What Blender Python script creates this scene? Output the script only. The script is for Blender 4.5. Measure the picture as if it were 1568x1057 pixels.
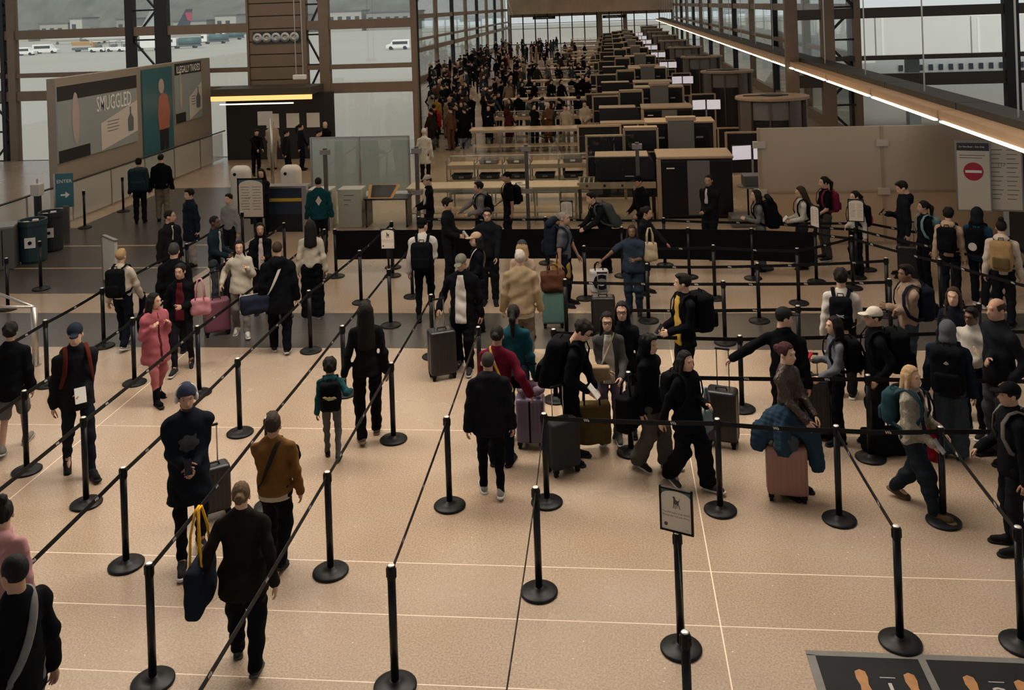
import bpy, bmesh, math, random
import numpy as np
from mathutils import Vector, Matrix
random.seed(7)
RNG = np.random.default_rng(5)
for _o in list(bpy.data.objects): bpy.data.objects.remove(_o)
SC = bpy.context.scene
COL = SC.collection
# ---------------------------------------------------------------- camera, sky, sun, exposure
FPX, EYE, PPX, PPY = 1400.0, 5.55, 784.0, 9.6          # focal length in pixels, eye height, principal point
YAW, ROLL = math.radians(6.0), math.radians(2.0)
cd = bpy.data.cameras.new('camera'); cam = bpy.data.objects.new('camera', cd); COL.objects.link(cam)
cd.sensor_fit = 'HORIZONTAL'; cd.sensor_width = 36.0; cd.lens = FPX / 1568 * 36.0
cd.shift_x = 0.0; cd.shift_y = -(528.5 - PPY) / 1568.0
cd.clip_start = 0.1; cd.clip_end = 3000
cam.matrix_world = Matrix.Translation((0, 0, EYE)) @ (Matrix.Rotation(YAW, 4, 'Z') @ Matrix.Rotation(math.pi / 2, 4, 'X') @ Matrix.Rotation(-ROLL, 4, 'Z'))
SC.camera = cam
wd = bpy.data.worlds.new('sky'); SC.world = wd; wd.use_nodes = True
_bg = wd.node_tree.nodes['Background']
_bg.inputs[0].default_value = (0.90, 0.94, 0.94, 1); _bg.inputs[1].default_value = 0.70
sl = bpy.data.lights.new('sun', 'SUN'); sl.energy = 1.7; sl.angle = math.radians(2); sl.color = (1.0, 0.93, 0.82)
sun = bpy.data.objects.new('sun', sl); COL.objects.link(sun)
sun.rotation_euler = Vector((0.25, 0.85, -0.80)).to_track_quat('-Z', 'Y').to_euler()
for _n, _loc, _aim, _sx, _sy, _pw, _c in (('fill_light_front', (-3.5, 12.2, 8.2), (-3.0, 5.6, 0), 13, 3.5, 2000, (1.0, .89, .76)),  # unseen area lamp, added to brighten the foreground floor
                                    ('fill_light_queue', (-2.0, 15.5, 8.35), (-2.0, 15.5, 0), 26, 16, 800, (1.0, .86, .72)),  # unseen broad lamp, added to light the queue under the roof
                                    ('ceiling_light_lanes', (-1.0, 28.0, 7.0), (-1.0, 27.0, 0), 10, 6, 400, (1.0, .74, .46)),
                                    ('fill_light_left', (-15.0, 27.0, 8.3), (-15.0, 27.0, 0), 14, 12, 420, (1.0, .86, .70)),  # unseen lamp, added to lift the left side
                                    ('fill_light_hall', (-2.5, 78.0, 8.3), (-2.5, 78.0, 0), 15, 88, 2300, (1.0, .78, .54))):  # unseen long lamp, added to light the far rows
    _l = bpy.data.lights.new(_n, 'AREA'); _l.shape = 'RECTANGLE'; _l.size = _sx; _l.size_y = _sy; _l.energy = _pw; _l.color = _c
    _o = bpy.data.objects.new(_n, _l); COL.objects.link(_o); _o.location = _loc; _o.rotation_euler = (Vector(_aim) - Vector(_loc)).to_track_quat('-Z', 'Y').to_euler()
SC.view_settings.view_transform = 'Standard'; SC.view_settings.look = 'None'
SC.view_settings.gamma = 1.0; SC.view_settings.use_curve_mapping = False
SC.view_settings.exposure = 0.0
# pixel -> place on a plane of the hall (hall axes: X along the screening lanes, Y down the hall)
_fw = np.array([-math.sin(YAW), math.cos(YAW), 0]); _r0 = np.array([math.cos(YAW), math.sin(YAW), 0]); _u0 = np.array([0, 0, 1.0])
_R = math.cos(ROLL) * _r0 - math.sin(ROLL) * _u0; _U = math.cos(ROLL) * _u0 + math.sin(ROLL) * _r0
_C = np.array([0, 0, EYE])
def _ray(u, v): return _fw * FPX + _R * (u - PPX) + _U * (PPY - v)
def G(u, v, z=0.0):
    d = _ray(u, v); return _C + d * ((z - EYE) / d[2])
def PY(u, v, y):
    d = _ray(u, v); return _C + d * (y / d[1])
def PXX(u, v, x):
    d = _ray(u, v); return _C + d * (x / d[0])
def proj(p):
    d = np.array(p, float) - _C; w = d @ _fw
    return PPX + FPX * (d @ _R) / w, PPY - FPX * (d @ _U) / w
def top_z(p, v):
    lo, hi = 0.0, 5.0
    for _ in range(36):
        m = (lo + hi) / 2
        if proj((p[0], p[1], m))[1] > v: lo = m
        else: hi = m
    return lo
def foot_for(u, vh, h):
    """ground point below a head at (u, vh) for a person of height h"""
    d = _ray(u, vh); p = _C + d * ((h - EYE) / d[2]); return np.array([p[0], p[1], 0])
# ---------------------------------------------------------------- materials
MATS = {}
def mat(name, col, rough=0.6, metal=0.0, noise=0.0, scale=8.0, bump=0.0, emit=None, est=0.0, spec=0.5, coat=0.0):
    if name in MATS: return MATS[name]
    m = bpy.data.materials.new(name); m.use_nodes = True; nt = m.node_tree; b = nt.nodes['Principled BSDF']
    c = (*col, 1)
    b.inputs['Base Color'].default_value = c; b.inputs['Roughness'].default_value = rough; b.inputs['Metallic'].default_value = metal
    b.inputs['Specular IOR Level'].default_value = spec
    if coat: b.inputs['Coat Weight'].default_value = coat
    if noise or bump:
        tc = nt.nodes.new('ShaderNodeTexCoord'); nz = nt.nodes.new('ShaderNodeTexNoise'); nz.inputs['Scale'].default_value = scale; nz.inputs['Detail'].default_value = 4
        nt.links.new(tc.outputs['Object'], nz.inputs['Vector'])
        if noise:
            mx = nt.nodes.new('ShaderNodeMix'); mx.data_type = 'RGBA'
            mx.inputs[6].default_value = tuple(x * (1 - noise) for x in col) + (1,); mx.inputs[7].default_value = tuple(min(1, x * (1 + noise)) for x in col) + (1,)
            nt.links.new(nz.outputs['Fac'], mx.inputs[0]); nt.links.new(mx.outputs[2], b.inputs['Base Color'])
        if bump:
            bp = nt.nodes.new('ShaderNodeBump'); bp.inputs['Strength'].default_value = bump; bp.inputs['Distance'].default_value = 0.02
            nt.links.new(nz.outputs['Fac'], bp.inputs['Height']); nt.links.new(bp.outputs[0], b.inputs['Normal'])
    if emit:
        b.inputs['Emission Color'].default_value = (*emit, 1); b.inputs['Emission Strength'].default_value = est
    MATS[name] = m; return m
def glass_mat(name, tint, refl=0.12, rough=0.02):
    if name in MATS: return MATS[name]
    m = bpy.data.materials.new(name); m.use_nodes = True; nt = m.node_tree
    nt.nodes.remove(nt.nodes['Principled BSDF'])
    t = nt.nodes.new('ShaderNodeBsdfTransparent'); t.inputs[0].default_value = (*tint, 1)
    g = nt.nodes.new('ShaderNodeBsdfGlossy'); g.inputs['Roughness'].default_value = rough; g.inputs[0].default_value = (0.9, 0.95, 0.95, 1)
    lw = nt.nodes.new('ShaderNodeLayerWeight'); lw.inputs[0].default_value = 0.25
    mm = nt.nodes.new('ShaderNodeMath'); mm.operation = 'MULTIPLY_ADD'; mm.inputs[1].default_value = 0.6; mm.inputs[2].default_value = refl * 0.4
    mx = nt.nodes.new('ShaderNodeMixShader')
    nt.links.new(lw.outputs['Fresnel'], mm.inputs[0]); nt.links.new(mm.outputs[0], mx.inputs[0]); nt.links.new(t.outputs[0], mx.inputs[1]); nt.links.new(g.outputs[0], mx.inputs[2])
    nt.links.new(mx.outputs[0], nt.nodes['Material Output'].inputs[0]); MATS[name] = m; return m
def painted_sheen_mat(name, col, amount):
    m = bpy.data.materials.new(name); m.use_nodes = True; nt = m.node_tree; b = nt.nodes['Principled BSDF']; b.inputs['Base Color'].default_value = (*col, 1); b.inputs['Roughness'].default_value = .15
    t = nt.nodes.new('ShaderNodeBsdfTransparent'); mx = nt.nodes.new('ShaderNodeMixShader'); mx.inputs[0].default_value = amount
    nt.links.new(t.outputs[0], mx.inputs[1]); nt.links.new(b.outputs[0], mx.inputs[2]); nt.links.new(mx.outputs[0], nt.nodes['Material Output'].inputs[0]); MATS[name] = m; return m
def cloth(col, rough=0.85, noise=0.25):
    k = 'cloth_%02x%02x%02x' % tuple(int(max(0, min(1, c)) ** 0.45 * 255) for c in col)
    return mat(k, col, rough, 0, noise, 14.0, 0.25, spec=0.06)
def terrazzo(name, base, vary, speck_light, speck_dark, rough=0.24):
    m = bpy.data.materials.new(name); m.use_nodes = True; nt = m.node_tree; b = nt.nodes['Principled BSDF']; N = nt.nodes.new; L = nt.links.new
    tc = N('ShaderNodeTexCoord'); geo = N('ShaderNodeNewGeometry')
    n1 = N('ShaderNodeTexNoise'); n1.inputs['Scale'].default_value = 0.45; n1.inputs['Detail'].default_value = 5; L(geo.outputs['Position'], n1.inputs['Vector'])
    r1 = N('ShaderNodeValToRGB'); r1.color_ramp.elements[0].position = 0.35; r1.color_ramp.elements[1].position = 0.68
    r1.color_ramp.elements[0].color = (*[a * b_ for a, b_ in zip(base, vary)], 1); r1.color_ramp.elements[1].color = (*base, 1); L(n1.outputs['Fac'], r1.inputs[0])
    n2 = N('ShaderNodeTexNoise'); n2.inputs['Scale'].default_value = 52; n2.inputs['Detail'].default_value = 3; L(geo.outputs['Position'], n2.inputs['Vector'])
    r2 = N('ShaderNodeValToRGB'); r2.color_ramp.elements[0].position = 0.36; r2.color_ramp.elements[1].position = 0.64
    r2.color_ramp.elements[0].color = (*speck_dark, 1); r2.color_ramp.elements[1].color = (*speck_light, 1); L(n2.outputs['Fac'], r2.inputs[0])
    mx = N('ShaderNodeMix'); mx.data_type = 'RGBA'; mx.blend_type = 'MULTIPLY'; mx.inputs[0].default_value = 1.0; L(r1.outputs[0], mx.inputs[6]); L(r2.outputs[0], mx.inputs[7])
    vo = N('ShaderNodeTexVoronoi'); vo.inputs['Scale'].default_value = 7; L(geo.outputs['Position'], vo.inputs['Vector'])
    lt = N('ShaderNodeMath'); lt.operation = 'LESS_THAN'; lt.inputs[1].default_value = 0.045; L(vo.outputs['Distance'], lt.inputs[0])
    m2 = N('ShaderNodeMix'); m2.data_type = 'RGBA'; L(lt.outputs[0], m2.inputs[0]); L(mx.outputs[2], m2.inputs[6]); m2.inputs[7].default_value = (*[min(1, c * 1.7) for c in base], 1)
    L(m2.outputs[2], b.inputs['Base Color'])
    r3 = N('ShaderNodeMapRange'); r3.inputs['To Min'].default_value = rough - .06; r3.inputs['To Max'].default_value = rough + .10; L(n1.outputs['Fac'], r3.inputs['Value']); L(r3.outputs[0], b.inputs['Roughness'])
    b.inputs['Specular IOR Level'].default_value = 0.45
    MATS[name] = m; return m
BLACK = mat('black_plastic', (0.005, 0.006, 0.0075), 0.5, spec=.18)
BLACKM = mat('black_satin_metal', (0.005, 0.006, 0.0075), 0.35, spec=.25)
STEEL = mat('brushed_steel', (0.42, 0.41, 0.39), 0.35, 0.9)
CHROME = mat('polished_steel', (0.75, 0.74, 0.72), 0.16, 1.0)
WHITE = mat('white_print', (0.72, 0.71, 0.68), 0.6)
DARKG = mat('dark_grey_metal', (0.035, 0.037, 0.040), 0.45, 0.3)
RUBBER = mat('black_rubber', (0.004, 0.004, 0.005), 0.7, spec=.15)
TANM = mat('tan_metal_trim', (0.34, 0.26, 0.18), 0.5, 0.1)
# ---------------------------------------------------------------- mesh helpers
class MB:
    def __init__(s): s.v = []; s.f = []; s.m = []
    def add(s, vs, fs, mi=0):
        o = len(s.v); s.v.extend([tuple(map(float, p)) for p in vs]); s.f.extend([tuple(i + o for i in f) for f in fs]); s.m.extend([mi] * len(fs)); return s
    def box(s, a, b, mi=0):
        x0, y0, z0 = a; x1, y1, z1 = b
        return s.add([(x0, y0, z0), (x1, y0, z0), (x1, y1, z0), (x0, y1, z0), (x0, y0, z1), (x1, y0, z1), (x1, y1, z1), (x0, y1, z1)],
                     [(0, 3, 2, 1), (4, 5, 6, 7), (0, 1, 5, 4), (1, 2, 6, 5), (2, 3, 7, 6), (3, 0, 4, 7)], mi)
    def cbox(s, c, d, mi=0): return s.box([c[i] - d[i] / 2 for i in range(3)], [c[i] + d[i] / 2 for i in range(3)], mi)
    def beam(s, a, b, w, t, mi=0, up=(0, 0, 1)):
        a = Vector(a); b = Vector(b); d = (b - a).normalized(); u = Vector(up)
        if abs(d.dot(u)) > 0.97: u = Vector((0, 1, 0))
        r = d.cross(u).normalized(); u = r.cross(d).normalized()
        vs = [p + r * (i * w / 2) + u * (j * t / 2) for p in (a, b) for (i, j) in ((-1, -1), (1, -1), (1, 1), (-1, 1))]
        return s.add(vs, [(0, 3, 2, 1), (4, 5, 6, 7), (0, 1, 5, 4), (1, 2, 6, 5), (2, 3, 7, 6), (3, 0, 4, 7)], mi)
    def tube(s, pts, r, n=8, mi=0, caps=True, flat=1.0, ref=None):
        pts = [Vector(p) for p in pts]; rs = r if hasattr(r, '__len__') else [r] * len(pts); vs = []; u = None
        for i, p in enumerate(pts):
            d = (pts[min(i + 1, len(pts) - 1)] - pts[max(i - 1, 0)]).normalized()
            if ref is not None: u = Vector(ref(p)) if callable(ref) else Vector(ref)
            elif u is None: u = Vector((0, 0, 1)) if abs(d.z) < .9 else Vector((0, 1, 0))
            sd = d.cross(u).normalized(); u = sd.cross(d).normalized()
            for k in range(n):
                a = 2 * math.pi * k / n; vs.append(p + sd * (math.cos(a) * rs[i]) + u * (math.sin(a) * rs[i] * flat))
        fs = [(i * n + k, i * n + (k + 1) % n, (i + 1) * n + (k + 1) % n, (i + 1) * n + k) for i in range(len(pts) - 1) for k in range(n)]
        if caps: fs += [tuple(range(n - 1, -1, -1)), tuple(range((len(pts) - 1) * n, len(pts) * n))]
        return s.add(vs, fs, mi)
    def lathe(s, prof, n=24, c=(0, 0, 0), mi=0):
        vs = []
        for r, z in prof:
            for k in range(n):
                a = 2 * math.pi * k / n; vs.append((c[0] + r * math.cos(a), c[1] + r * math.sin(a), c[2] + z))
        fs = [(i * n + k, i * n + (k + 1) % n, (i + 1) * n + (k + 1) % n, (i + 1) * n + k) for i in range(len(prof) - 1) for k in range(n)]
        fs += [tuple(range(n - 1, -1, -1)), tuple(range((len(prof) - 1) * n, len(prof) * n))]
        return s.add(vs, fs, mi)
    def prism(s, poly, axis, a, b, mi=0):
        def P(p, t): return {0: (t, p[0], p[1]), 1: (p[0], t, p[1]), 2: (p[0], p[1], t)}[axis]
        n = len(poly); vs = [P(p, a) for p in poly] + [P(p, b) for p in poly]
        fs = [tuple(range(n - 1, -1, -1)), tuple(range(n, 2 * n))] + [(i, (i + 1) % n, n + (i + 1) % n, n + i) for i in range(n)]
        return s.add(vs, fs, mi)
    def mesh(s, name, mats, smooth=False):
        me = bpy.data.meshes.new(name); me.from_pydata(s.v, [], s.f)
        for m in (mats if isinstance(mats, (list, tuple)) else [mats]): me.materials.append(m)
        if any(s.m): me.polygons.foreach_set('material_index', s.m)
        bm = bmesh.new(); bm.from_mesh(me); bmesh.ops.recalc_face_normals(bm, faces=bm.faces); bm.to_mesh(me); bm.free()
        if smooth: me.polygons.foreach_set('use_smooth', [True] * len(me.polygons))
        return me
    def build(s, name, mats, parent=None, smooth=False, bevel=0.0):
        return link(name, s.mesh(name, mats, smooth), parent, bevel)
def link(name, me, parent=None, bevel=0.0):
    o = bpy.data.objects.new(name, me); COL.objects.link(o)
    if parent is not None: o.parent = parent
    if bevel:
        b = o.modifiers.new('bevel', 'BEVEL'); b.width = bevel; b.segments = 2; b.limit_method = 'ANGLE'
    return o
def tag(o, label, cat, group=None, kind=None):
    if label: o['label'] = label
    if cat: o['category'] = cat
    if group: o['group'] = group
    if kind: o['kind'] = kind
    return o
def thing(name, label, cat, loc=(0, 0, 0), rz=0.0, group=None):
    o = bpy.data.objects.new(name, None); COL.objects.link(o); o.empty_display_size = 0.1
    o.location = loc; o.rotation_euler = (0, 0, rz); return tag(o, label, cat, group)
def struct(o): o['kind'] = 'structure'; return o
CHILD = {}
def copy_tree(o, parent=None, depth=0):
    c = o.copy(); COL.objects.link(c)
    if parent is not None: c.parent = parent
    for ch in list(o.children): copy_tree(ch, c, depth + 1)
    return c
def dup(root, loc, rz=0.0, label=None, group=None):
    r = copy_tree(root); r.location = loc; r.rotation_euler = (0, 0, rz)
    if label: r['label'] = label
    if group: r['group'] = group
    return r
def text_mesh(txt, size, material, name='lettering', align='CENTER', bold=0.0, sx=1.0):
    cu = bpy.data.curves.new('t', 'FONT'); cu.body = txt; cu.size = size; cu.align_x = align; cu.align_y = 'CENTER'; cu.extrude = 0.0; cu.offset = bold; cu.resolution_u = 2
    o = bpy.data.objects.new('t', cu); COL.objects.link(o)
    dg = bpy.context.evaluated_depsgraph_get(); me = bpy.data.meshes.new_from_object(o.evaluated_get(dg)); me.name = name
    bpy.data.objects.remove(o); bpy.data.curves.remove(cu); me.materials.clear(); me.materials.append(material)
    if sx != 1.0: me.transform(Matrix.Diagonal((sx, 1, 1, 1)))
    return me
UP_TEXT = Matrix.Rotation(math.pi / 2, 4, 'X')        # text standing upright, read from -Y
def stand_text(me, loc, rz=0.0, parent=None, name='lettering'):
    o = link(name, me, parent); o.matrix_local = Matrix.Translation(loc) @ Matrix.Rotation(rz, 4, 'Z') @ UP_TEXT; return o
# ---------------------------------------------------------------- smooth solid shapes (signed distance -> surface nets)
def smin(a, b, k):
    h = np.clip(0.5 + 0.5 * (b - a) / k, 0, 1); return b + (a - b) * h - k * h * (1 - h)
def d_cap(P, a, b, ra, rb, sy=1.0):
    s = np.array([1, 1 / sy, 1]); a = np.array(a, float) * s; b = np.array(b, float) * s; Q = P * s
    ab = b - a; L = float(ab @ ab) + 1e-9; t = np.clip(((Q - a) @ ab) / L, 0, 1)
    return (np.sqrt(((Q - a - t[:, None] * ab) ** 2).sum(1)) - (ra + (rb - ra) * t)) * (1 if sy > .99 else (sy + 1) / 2)
def d_ell(P, c, r):
    r = np.array(r, float); q = (P - np.array(c, float)) / r; l = np.sqrt((q * q).sum(1)); g = np.sqrt(((q / r) ** 2).sum(1)) + 1e-9
    return l * (l - 1) / g
def d_box(P, c, h, rd):
    q = np.abs(P - np.array(c, float)) - (np.array(h, float) - rd)
    return np.sqrt((np.maximum(q, 0) ** 2).sum(1)) + np.minimum(q.max(1), 0) - rd
def nets(fn, lo, hi, res):
    lo = np.array(lo, float); hi = np.array(hi, float); n = np.maximum(3, np.ceil((hi - lo) / res).astype(int) + 1)
    ax = [lo[i] + res * np.arange(n[i]) for i in range(3)]
    X, Y, Z = np.meshgrid(*ax, indexing='ij'); P = np.stack([X.ravel(), Y.ravel(), Z.ravel()], 1)
    D = fn(P).reshape(n); S = D < 0
    S[0] = S[-1] = False; S[:, 0] = S[:, -1] = False; S[:, :, 0] = S[:, :, -1] = False
    D = np.where(S, np.minimum(D, -1e-6), np.maximum(D, 1e-6))
    c = n - 1; cnt = np.zeros(c); acc = np.zeros((*c, 3))
    off = [(i, j, k) for i in (0, 1) for j in (0, 1) for k in (0, 1)]
    def sub(A, o): return A[o[0]:o[0] + c[0], o[1]:o[1] + c[1], o[2]:o[2] + c[2]]
    for a in off:
        for d in range(3):
            if a[d] == 0:
                b = list(a); b[d] = 1; b = tuple(b); Da, Db = sub(D, a), sub(D, b); x = (Da < 0) != (Db < 0)
                t = np.where(x, Da / np.where(x, Da - Db, 1), 0)
                cnt += x
                for e in range(3): acc[..., e] += np.where(x, a[e] + (t if e == d else 0), 0)
    act = cnt > 0; idx = -np.ones(c, int); idx[act] = np.arange(act.sum())
    base = np.argwhere(act); V = lo + res * (base + acc[act] / cnt[act][:, None])
    F = []
    for d in range(3):
        e1, e2 = [(1, 2), (2, 0), (0, 1)][d]
        A = S; sl0 = [slice(None)] * 3; sl1 = [slice(None)] * 3; sl0[d] = slice(0, -1); sl1[d] = slice(1, None)
        s0, s1 = A[tuple(sl0)], A[tuple(sl1)]; ch = np.argwhere(s0 != s1)
        if len(ch) == 0: continue
        ok = (ch[:, e1] > 0) & (ch[:, e2] > 0) & (ch[:, e1] < n[e1] - 1) & (ch[:, e2] < n[e2] - 1); ch = ch[ok]
        ins = s0[tuple(ch.T)]
        def cell(o1, o2):
            q = ch.copy(); q[:, e1] -= o1; q[:, e2] -= o2; return idx[tuple(q.T)]
        q = np.stack([cell(1, 1), cell(0, 1), cell(0, 0), cell(1, 0)], 1)
        q[~ins] = q[~ins][:, ::-1]; F.append(q)
    F = np.concatenate(F) if F else np.zeros((0, 4), int)
    return V, F
def union(prims, k=0.03):
    def fn(P):
        d = None
        for p in prims:
            if p[0] == 'c': x = d_cap(P, p[1], p[2], p[3], p[4], p[5] if len(p) > 5 else 1.0)
            elif p[0] == 'e': x = d_ell(P, p[1], p[2])
            else: x = d_box(P, p[1], p[2], p[3])
            d = x if d is None else smin(d, x, k)
        return d
    return fn
def bounds(prims, pad=0.04):
    lo = np.full(3, 9.0); hi = -lo
    for p in prims:
        if p[0] == 'c':
            r = max(p[3], p[4])
            for q in (p[1], p[2]): lo = np.minimum(lo, np.array(q) - r); hi = np.maximum(hi, np.array(q) + r)
        else:
            lo = np.minimum(lo, np.array(p[1]) - np.array(p[2])); hi = np.maximum(hi, np.array(p[1]) + np.array(p[2]))
    return lo - pad, hi + pad
def np_mesh(name, parts, mats):
    """parts: list of (V, F, material index)"""
    V = np.concatenate([p[0] for p in parts]); off = 0; F = []; M = []
    for v, f, mi in parts:
        F.append(np.asarray(f) + off); M.append(np.full(len(f), mi)); off += len(v)
    F = np.concatenate(F); M = np.concatenate(M).astype(np.int32); n = len(F)
    me = bpy.data.meshes.new(name); me.vertices.add(len(V)); me.vertices.foreach_set('co', V.astype(np.float32).ravel())
    me.loops.add(4 * n); me.loops.foreach_set('vertex_index', F.astype(np.int32).ravel())
    me.polygons.add(n); me.polygons.foreach_set('loop_start', np.arange(0, 4 * n, 4, dtype=np.int32)); me.polygons.foreach_set('loop_total', np.full(n, 4, np.int32))
    me.polygons.foreach_set('material_index', M); me.polygons.foreach_set('use_smooth', np.ones(n, bool))
    for m in (mats if isinstance(mats, (list, tuple)) else [mats]): me.materials.append(m)
    me.update(calc_edges=True); me.validate(); return me
def blob(name, prims, material, res, parent=None, k=0.02, warp=None, cut=None):
    f = union(prims, k); lo, hi = bounds(prims)
    def fn(P):
        d = f(P)
        if warp is not None: d = d + warp(P)
        if cut is not None: d = np.maximum(d, cut(P))
        return d
    V, F = nets(fn, lo, hi, res); return link(name, np_mesh(name, [(V, F, 0)], material), parent)
# ================================================================ people
SKIN = {'light': (0.50, 0.31, 0.22), 'tan': (0.36, 0.21, 0.14), 'brown': (0.17, 0.09, 0.055), 'dark': (0.075, 0.042, 0.028)}
EYE_M = mat('eye_dark', (0.02, 0.015, 0.012), 0.3); LIP_M = mat('lip', (0.26, 0.10, 0.08), 0.5)
def skin_m(k): return mat('skin_' + k, SKIN[k], 0.55, 0, 0.08, 20, 0, spec=0.35)
_cache = {}
def cached(key, fn):
    if key not in _cache: _cache[key] = fn()
    return _cache[key]
def nets_of(prims, res, k=0.02, warp=None, cut=None, pad=0.03):
    f = union(prims, k); lo, hi = bounds(prims, pad)
    def fn(P):
        d = f(P)
        if warp is not None: d = d + warp(P)
        if cut is not None: d = np.maximum(d, cut(P))
        return d
    return nets(fn, lo, hi, res)
def head_shape(res):
    pr = [('e', (0, .012, .032), (.077, .096, .090)), ('e', (0, -.022, -.030), (.064, .078, .086)), ('e', (0, -.038, -.082), (.046, .052, .036)),
          ('c', (0, -.088, .008), (0, -.112, -.030), .009, .014), ('e', (0, -.084, .030), (.055, .016, .014)),
          ('e', (.079, .012, -.012), (.012, .020, .031)), ('e', (-.079, .012, -.012), (.012, .020, .031)), ('c', (0, .022, -.05), (0, .026, -.22), .056, .062),
          ('e', (0, -.090, -.060), (.026, .014, .012))]
    return nets_of(pr, res, .014)
def ell_mesh(c, r, n=6, m=8):
    V = []; F = []
    for i in range(n + 1):
        t = math.pi * i / n
        for j in range(m):
            a = 2 * math.pi * j / m; V.append((c[0] + r[0] * math.sin(t) * math.cos(a), c[1] + r[1] * math.sin(t) * math.sin(a), c[2] + r[2] * math.cos(t)))
    for i in range(n):
        for j in range(m): F.append((i * m + j, (i + 1) * m + j, (i + 1) * m + (j + 1) % m, i * m + (j + 1) % m))
    return np.array(V), np.array(F)
def hair_shape(style, res):
    sk = ('e', (0, .016, .036), (.086, .106, .100))
    def facecut(P): return -np.maximum(P[:, 1] + .045 + .25 * np.maximum(P[:, 2] - .02, 0), P[:, 2] - .076)
    def low(z): return lambda P: np.maximum(facecut(P), -(P[:, 2] - z) - .9 * np.maximum(P[:, 1] - .0, 0) * (z > -.06) )
    wr = lambda P: .003 * np.sin(P[:, 0] * 160 + P[:, 2] * 30) + .002 * np.sin(P[:, 1] * 190)
    if style in ('short', 'crop'):
        c = (lambda P: np.maximum(facecut(P), np.where(P[:, 1] < .02, -(P[:, 2] + .005), -(P[:, 2] + .085))))
        if style == 'crop': sk = ('e', (0, .014, .034), (.081, .100, .094)); return nets_of([sk], res, .01, None, c)
        return nets_of([sk, ('e', (.02, -.05, .105), (.06, .05, .025))], res, .03, wr, c)
    if style == 'messy':
        c = (lambda P: np.maximum(facecut(P), np.where(P[:, 1] < .02, -(P[:, 2] + .025), -(P[:, 2] + .10))))
        return nets_of([('e', (0, .016, .040), (.095, .113, .106)), ('e', (0, -.055, .10), (.065, .045, .025))], res, .03, lambda P: .007 * np.sin(P[:, 0] * 75 + 1) * np.sin(P[:, 2] * 60) + .005 * np.sin(P[:, 1] * 80), c)
    if style in ('long', 'longer', 'bob'):
        e = {'bob': -.16, 'long': -.30, 'longer': -.42}[style]
        pr = [sk, ('c', (.0, .070, .0), (.0, .105, e), .078, .060, .75), ('c', (.050, .055, .0), (.075, .085, e), .05, .04), ('c', (-.050, .055, .0), (-.075, .085, e), .05, .04),
              ('c', (.078, .0, .01), (.100, .005, e * .85), .024, .026), ('c', (-.078, .0, .01), (-.100, .005, e * .85), .024, .026)]
        c = (lambda P: -np.maximum(np.maximum(P[:, 1] + .035 + .25 * np.maximum(P[:, 2] - .02, 0), P[:, 2] - .082), np.abs(P[:, 0]) - .076 - .0 * P[:, 2]))
        return nets_of(pr, res, .03, wr, c)
    if style in ('pony', 'bun', 'topknot'):
        c = (lambda P: np.maximum(facecut(P), np.where(P[:, 1] < .03, -(P[:, 2] + .03), -(P[:, 2] + .085) - 99 * (P[:, 1] > .104))))
        pr = [sk]
        if style == 'bun': pr = pr + [('e', (0, .135, .03), (.05, .045, .048))]
        if style == 'topknot': pr = pr + [('e', (0, .05, .155), (.048, .048, .042))]
        if style == 'pony': pr = pr + [('c', (0, .11, .05), (0, .165, -.02), .03, .042), ('c', (0, .165, -.02), (0, .15, -.24), .042, .022)]
        return nets_of(pr, res, .02, wr, c)
    if style == 'balding':
        c = (lambda P: np.maximum(facecut(P), np.where(P[:, 1] < .02, -(P[:, 2] + .01), -(P[:, 2] + .08))))
        return nets_of([('e', (0, .014, .030), (.080, .098, .086))], res, .01, None, c)
def hat_shape(kind, res):
    if kind == 'cap':
        return nets_of([('e', (0, .012, .050), (.088, .106, .092)), ('e', (0, -.125, .048), (.068, .075, .010))], res, .012, None, lambda P: -(P[:, 2] - .036))
    if kind == 'beanie':
        return nets_of([('e', (0, .014, .050), (.089, .108, .100)), ('e', (0, .012, .030), (.093, .112, .022))], res, .012, None, lambda P: -(P[:, 2] - .006 - .5 * np.maximum(0, -P[:, 1])))
    if kind == 'hood':
        return nets_of([('e', (0, .026, .020), (.105, .125, .122)), ('e', (0, .06, -.10), (.11, .10, .09))], res, .04, None, lambda P: -np.maximum(P[:, 1] + .055, np.abs(P[:, 0]) - .08))
    if kind == 'bucket':
        return nets_of([('e', (0, .012, .055), (.09, .108, .085)), ('e', (0, .012, .040), (.135, .155, .012))], res, .02, None, lambda P: -(P[:, 2] - .025))
    if kind == 'widehat':
        return nets_of([('e', (0, .012, .06), (.09, .108, .085)), ('e', (0, .012, .045), (.20, .22, .012))], res, .02, None, lambda P: -(P[:, 2] - .025))
def hand_shape(curl, res):
    pr = [('c', (-.06, 0, 0), (0, 0, 0), .024, .022), ('c', (0, .012, 0), (.06, .022, 0), .018, .016), ('c', (0, -.012, 0), (.06, -.026, 0), .018, .016), ('c', (0, 0, 0), (.062, 0, 0), .018, .016)]
    for y0, L in ((.032, .068), (.011, .078), (-.011, .072), (-.032, .056)):
        p = np.array((.066, y0, -.002)); a = curl * .5
        for seg, fr in enumerate((.45, .30, .25)):
            q = p + L * fr * np.array((math.cos(a), y0 * .25 * (1 - curl), -math.sin(a))); pr.append(('c', tuple(p), tuple(q), .0092 - .0008 * seg, .0085 - .0008 * seg)); p = q; a += curl
    a = .75; p = np.array((.012, .026, -.006))
    for seg, L in enumerate((.045, .032, .026)):
        q = p + L * np.array((math.cos(a), math.sin(a) * .75, -.3 - .25 * curl)); pr.append(('c', tuple(p), tuple(q), .0115 - .001 * seg, .0105 - .001 * seg)); p = q; a -= .28
    return nets_of(pr, res, .006, pad=.015)
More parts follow.
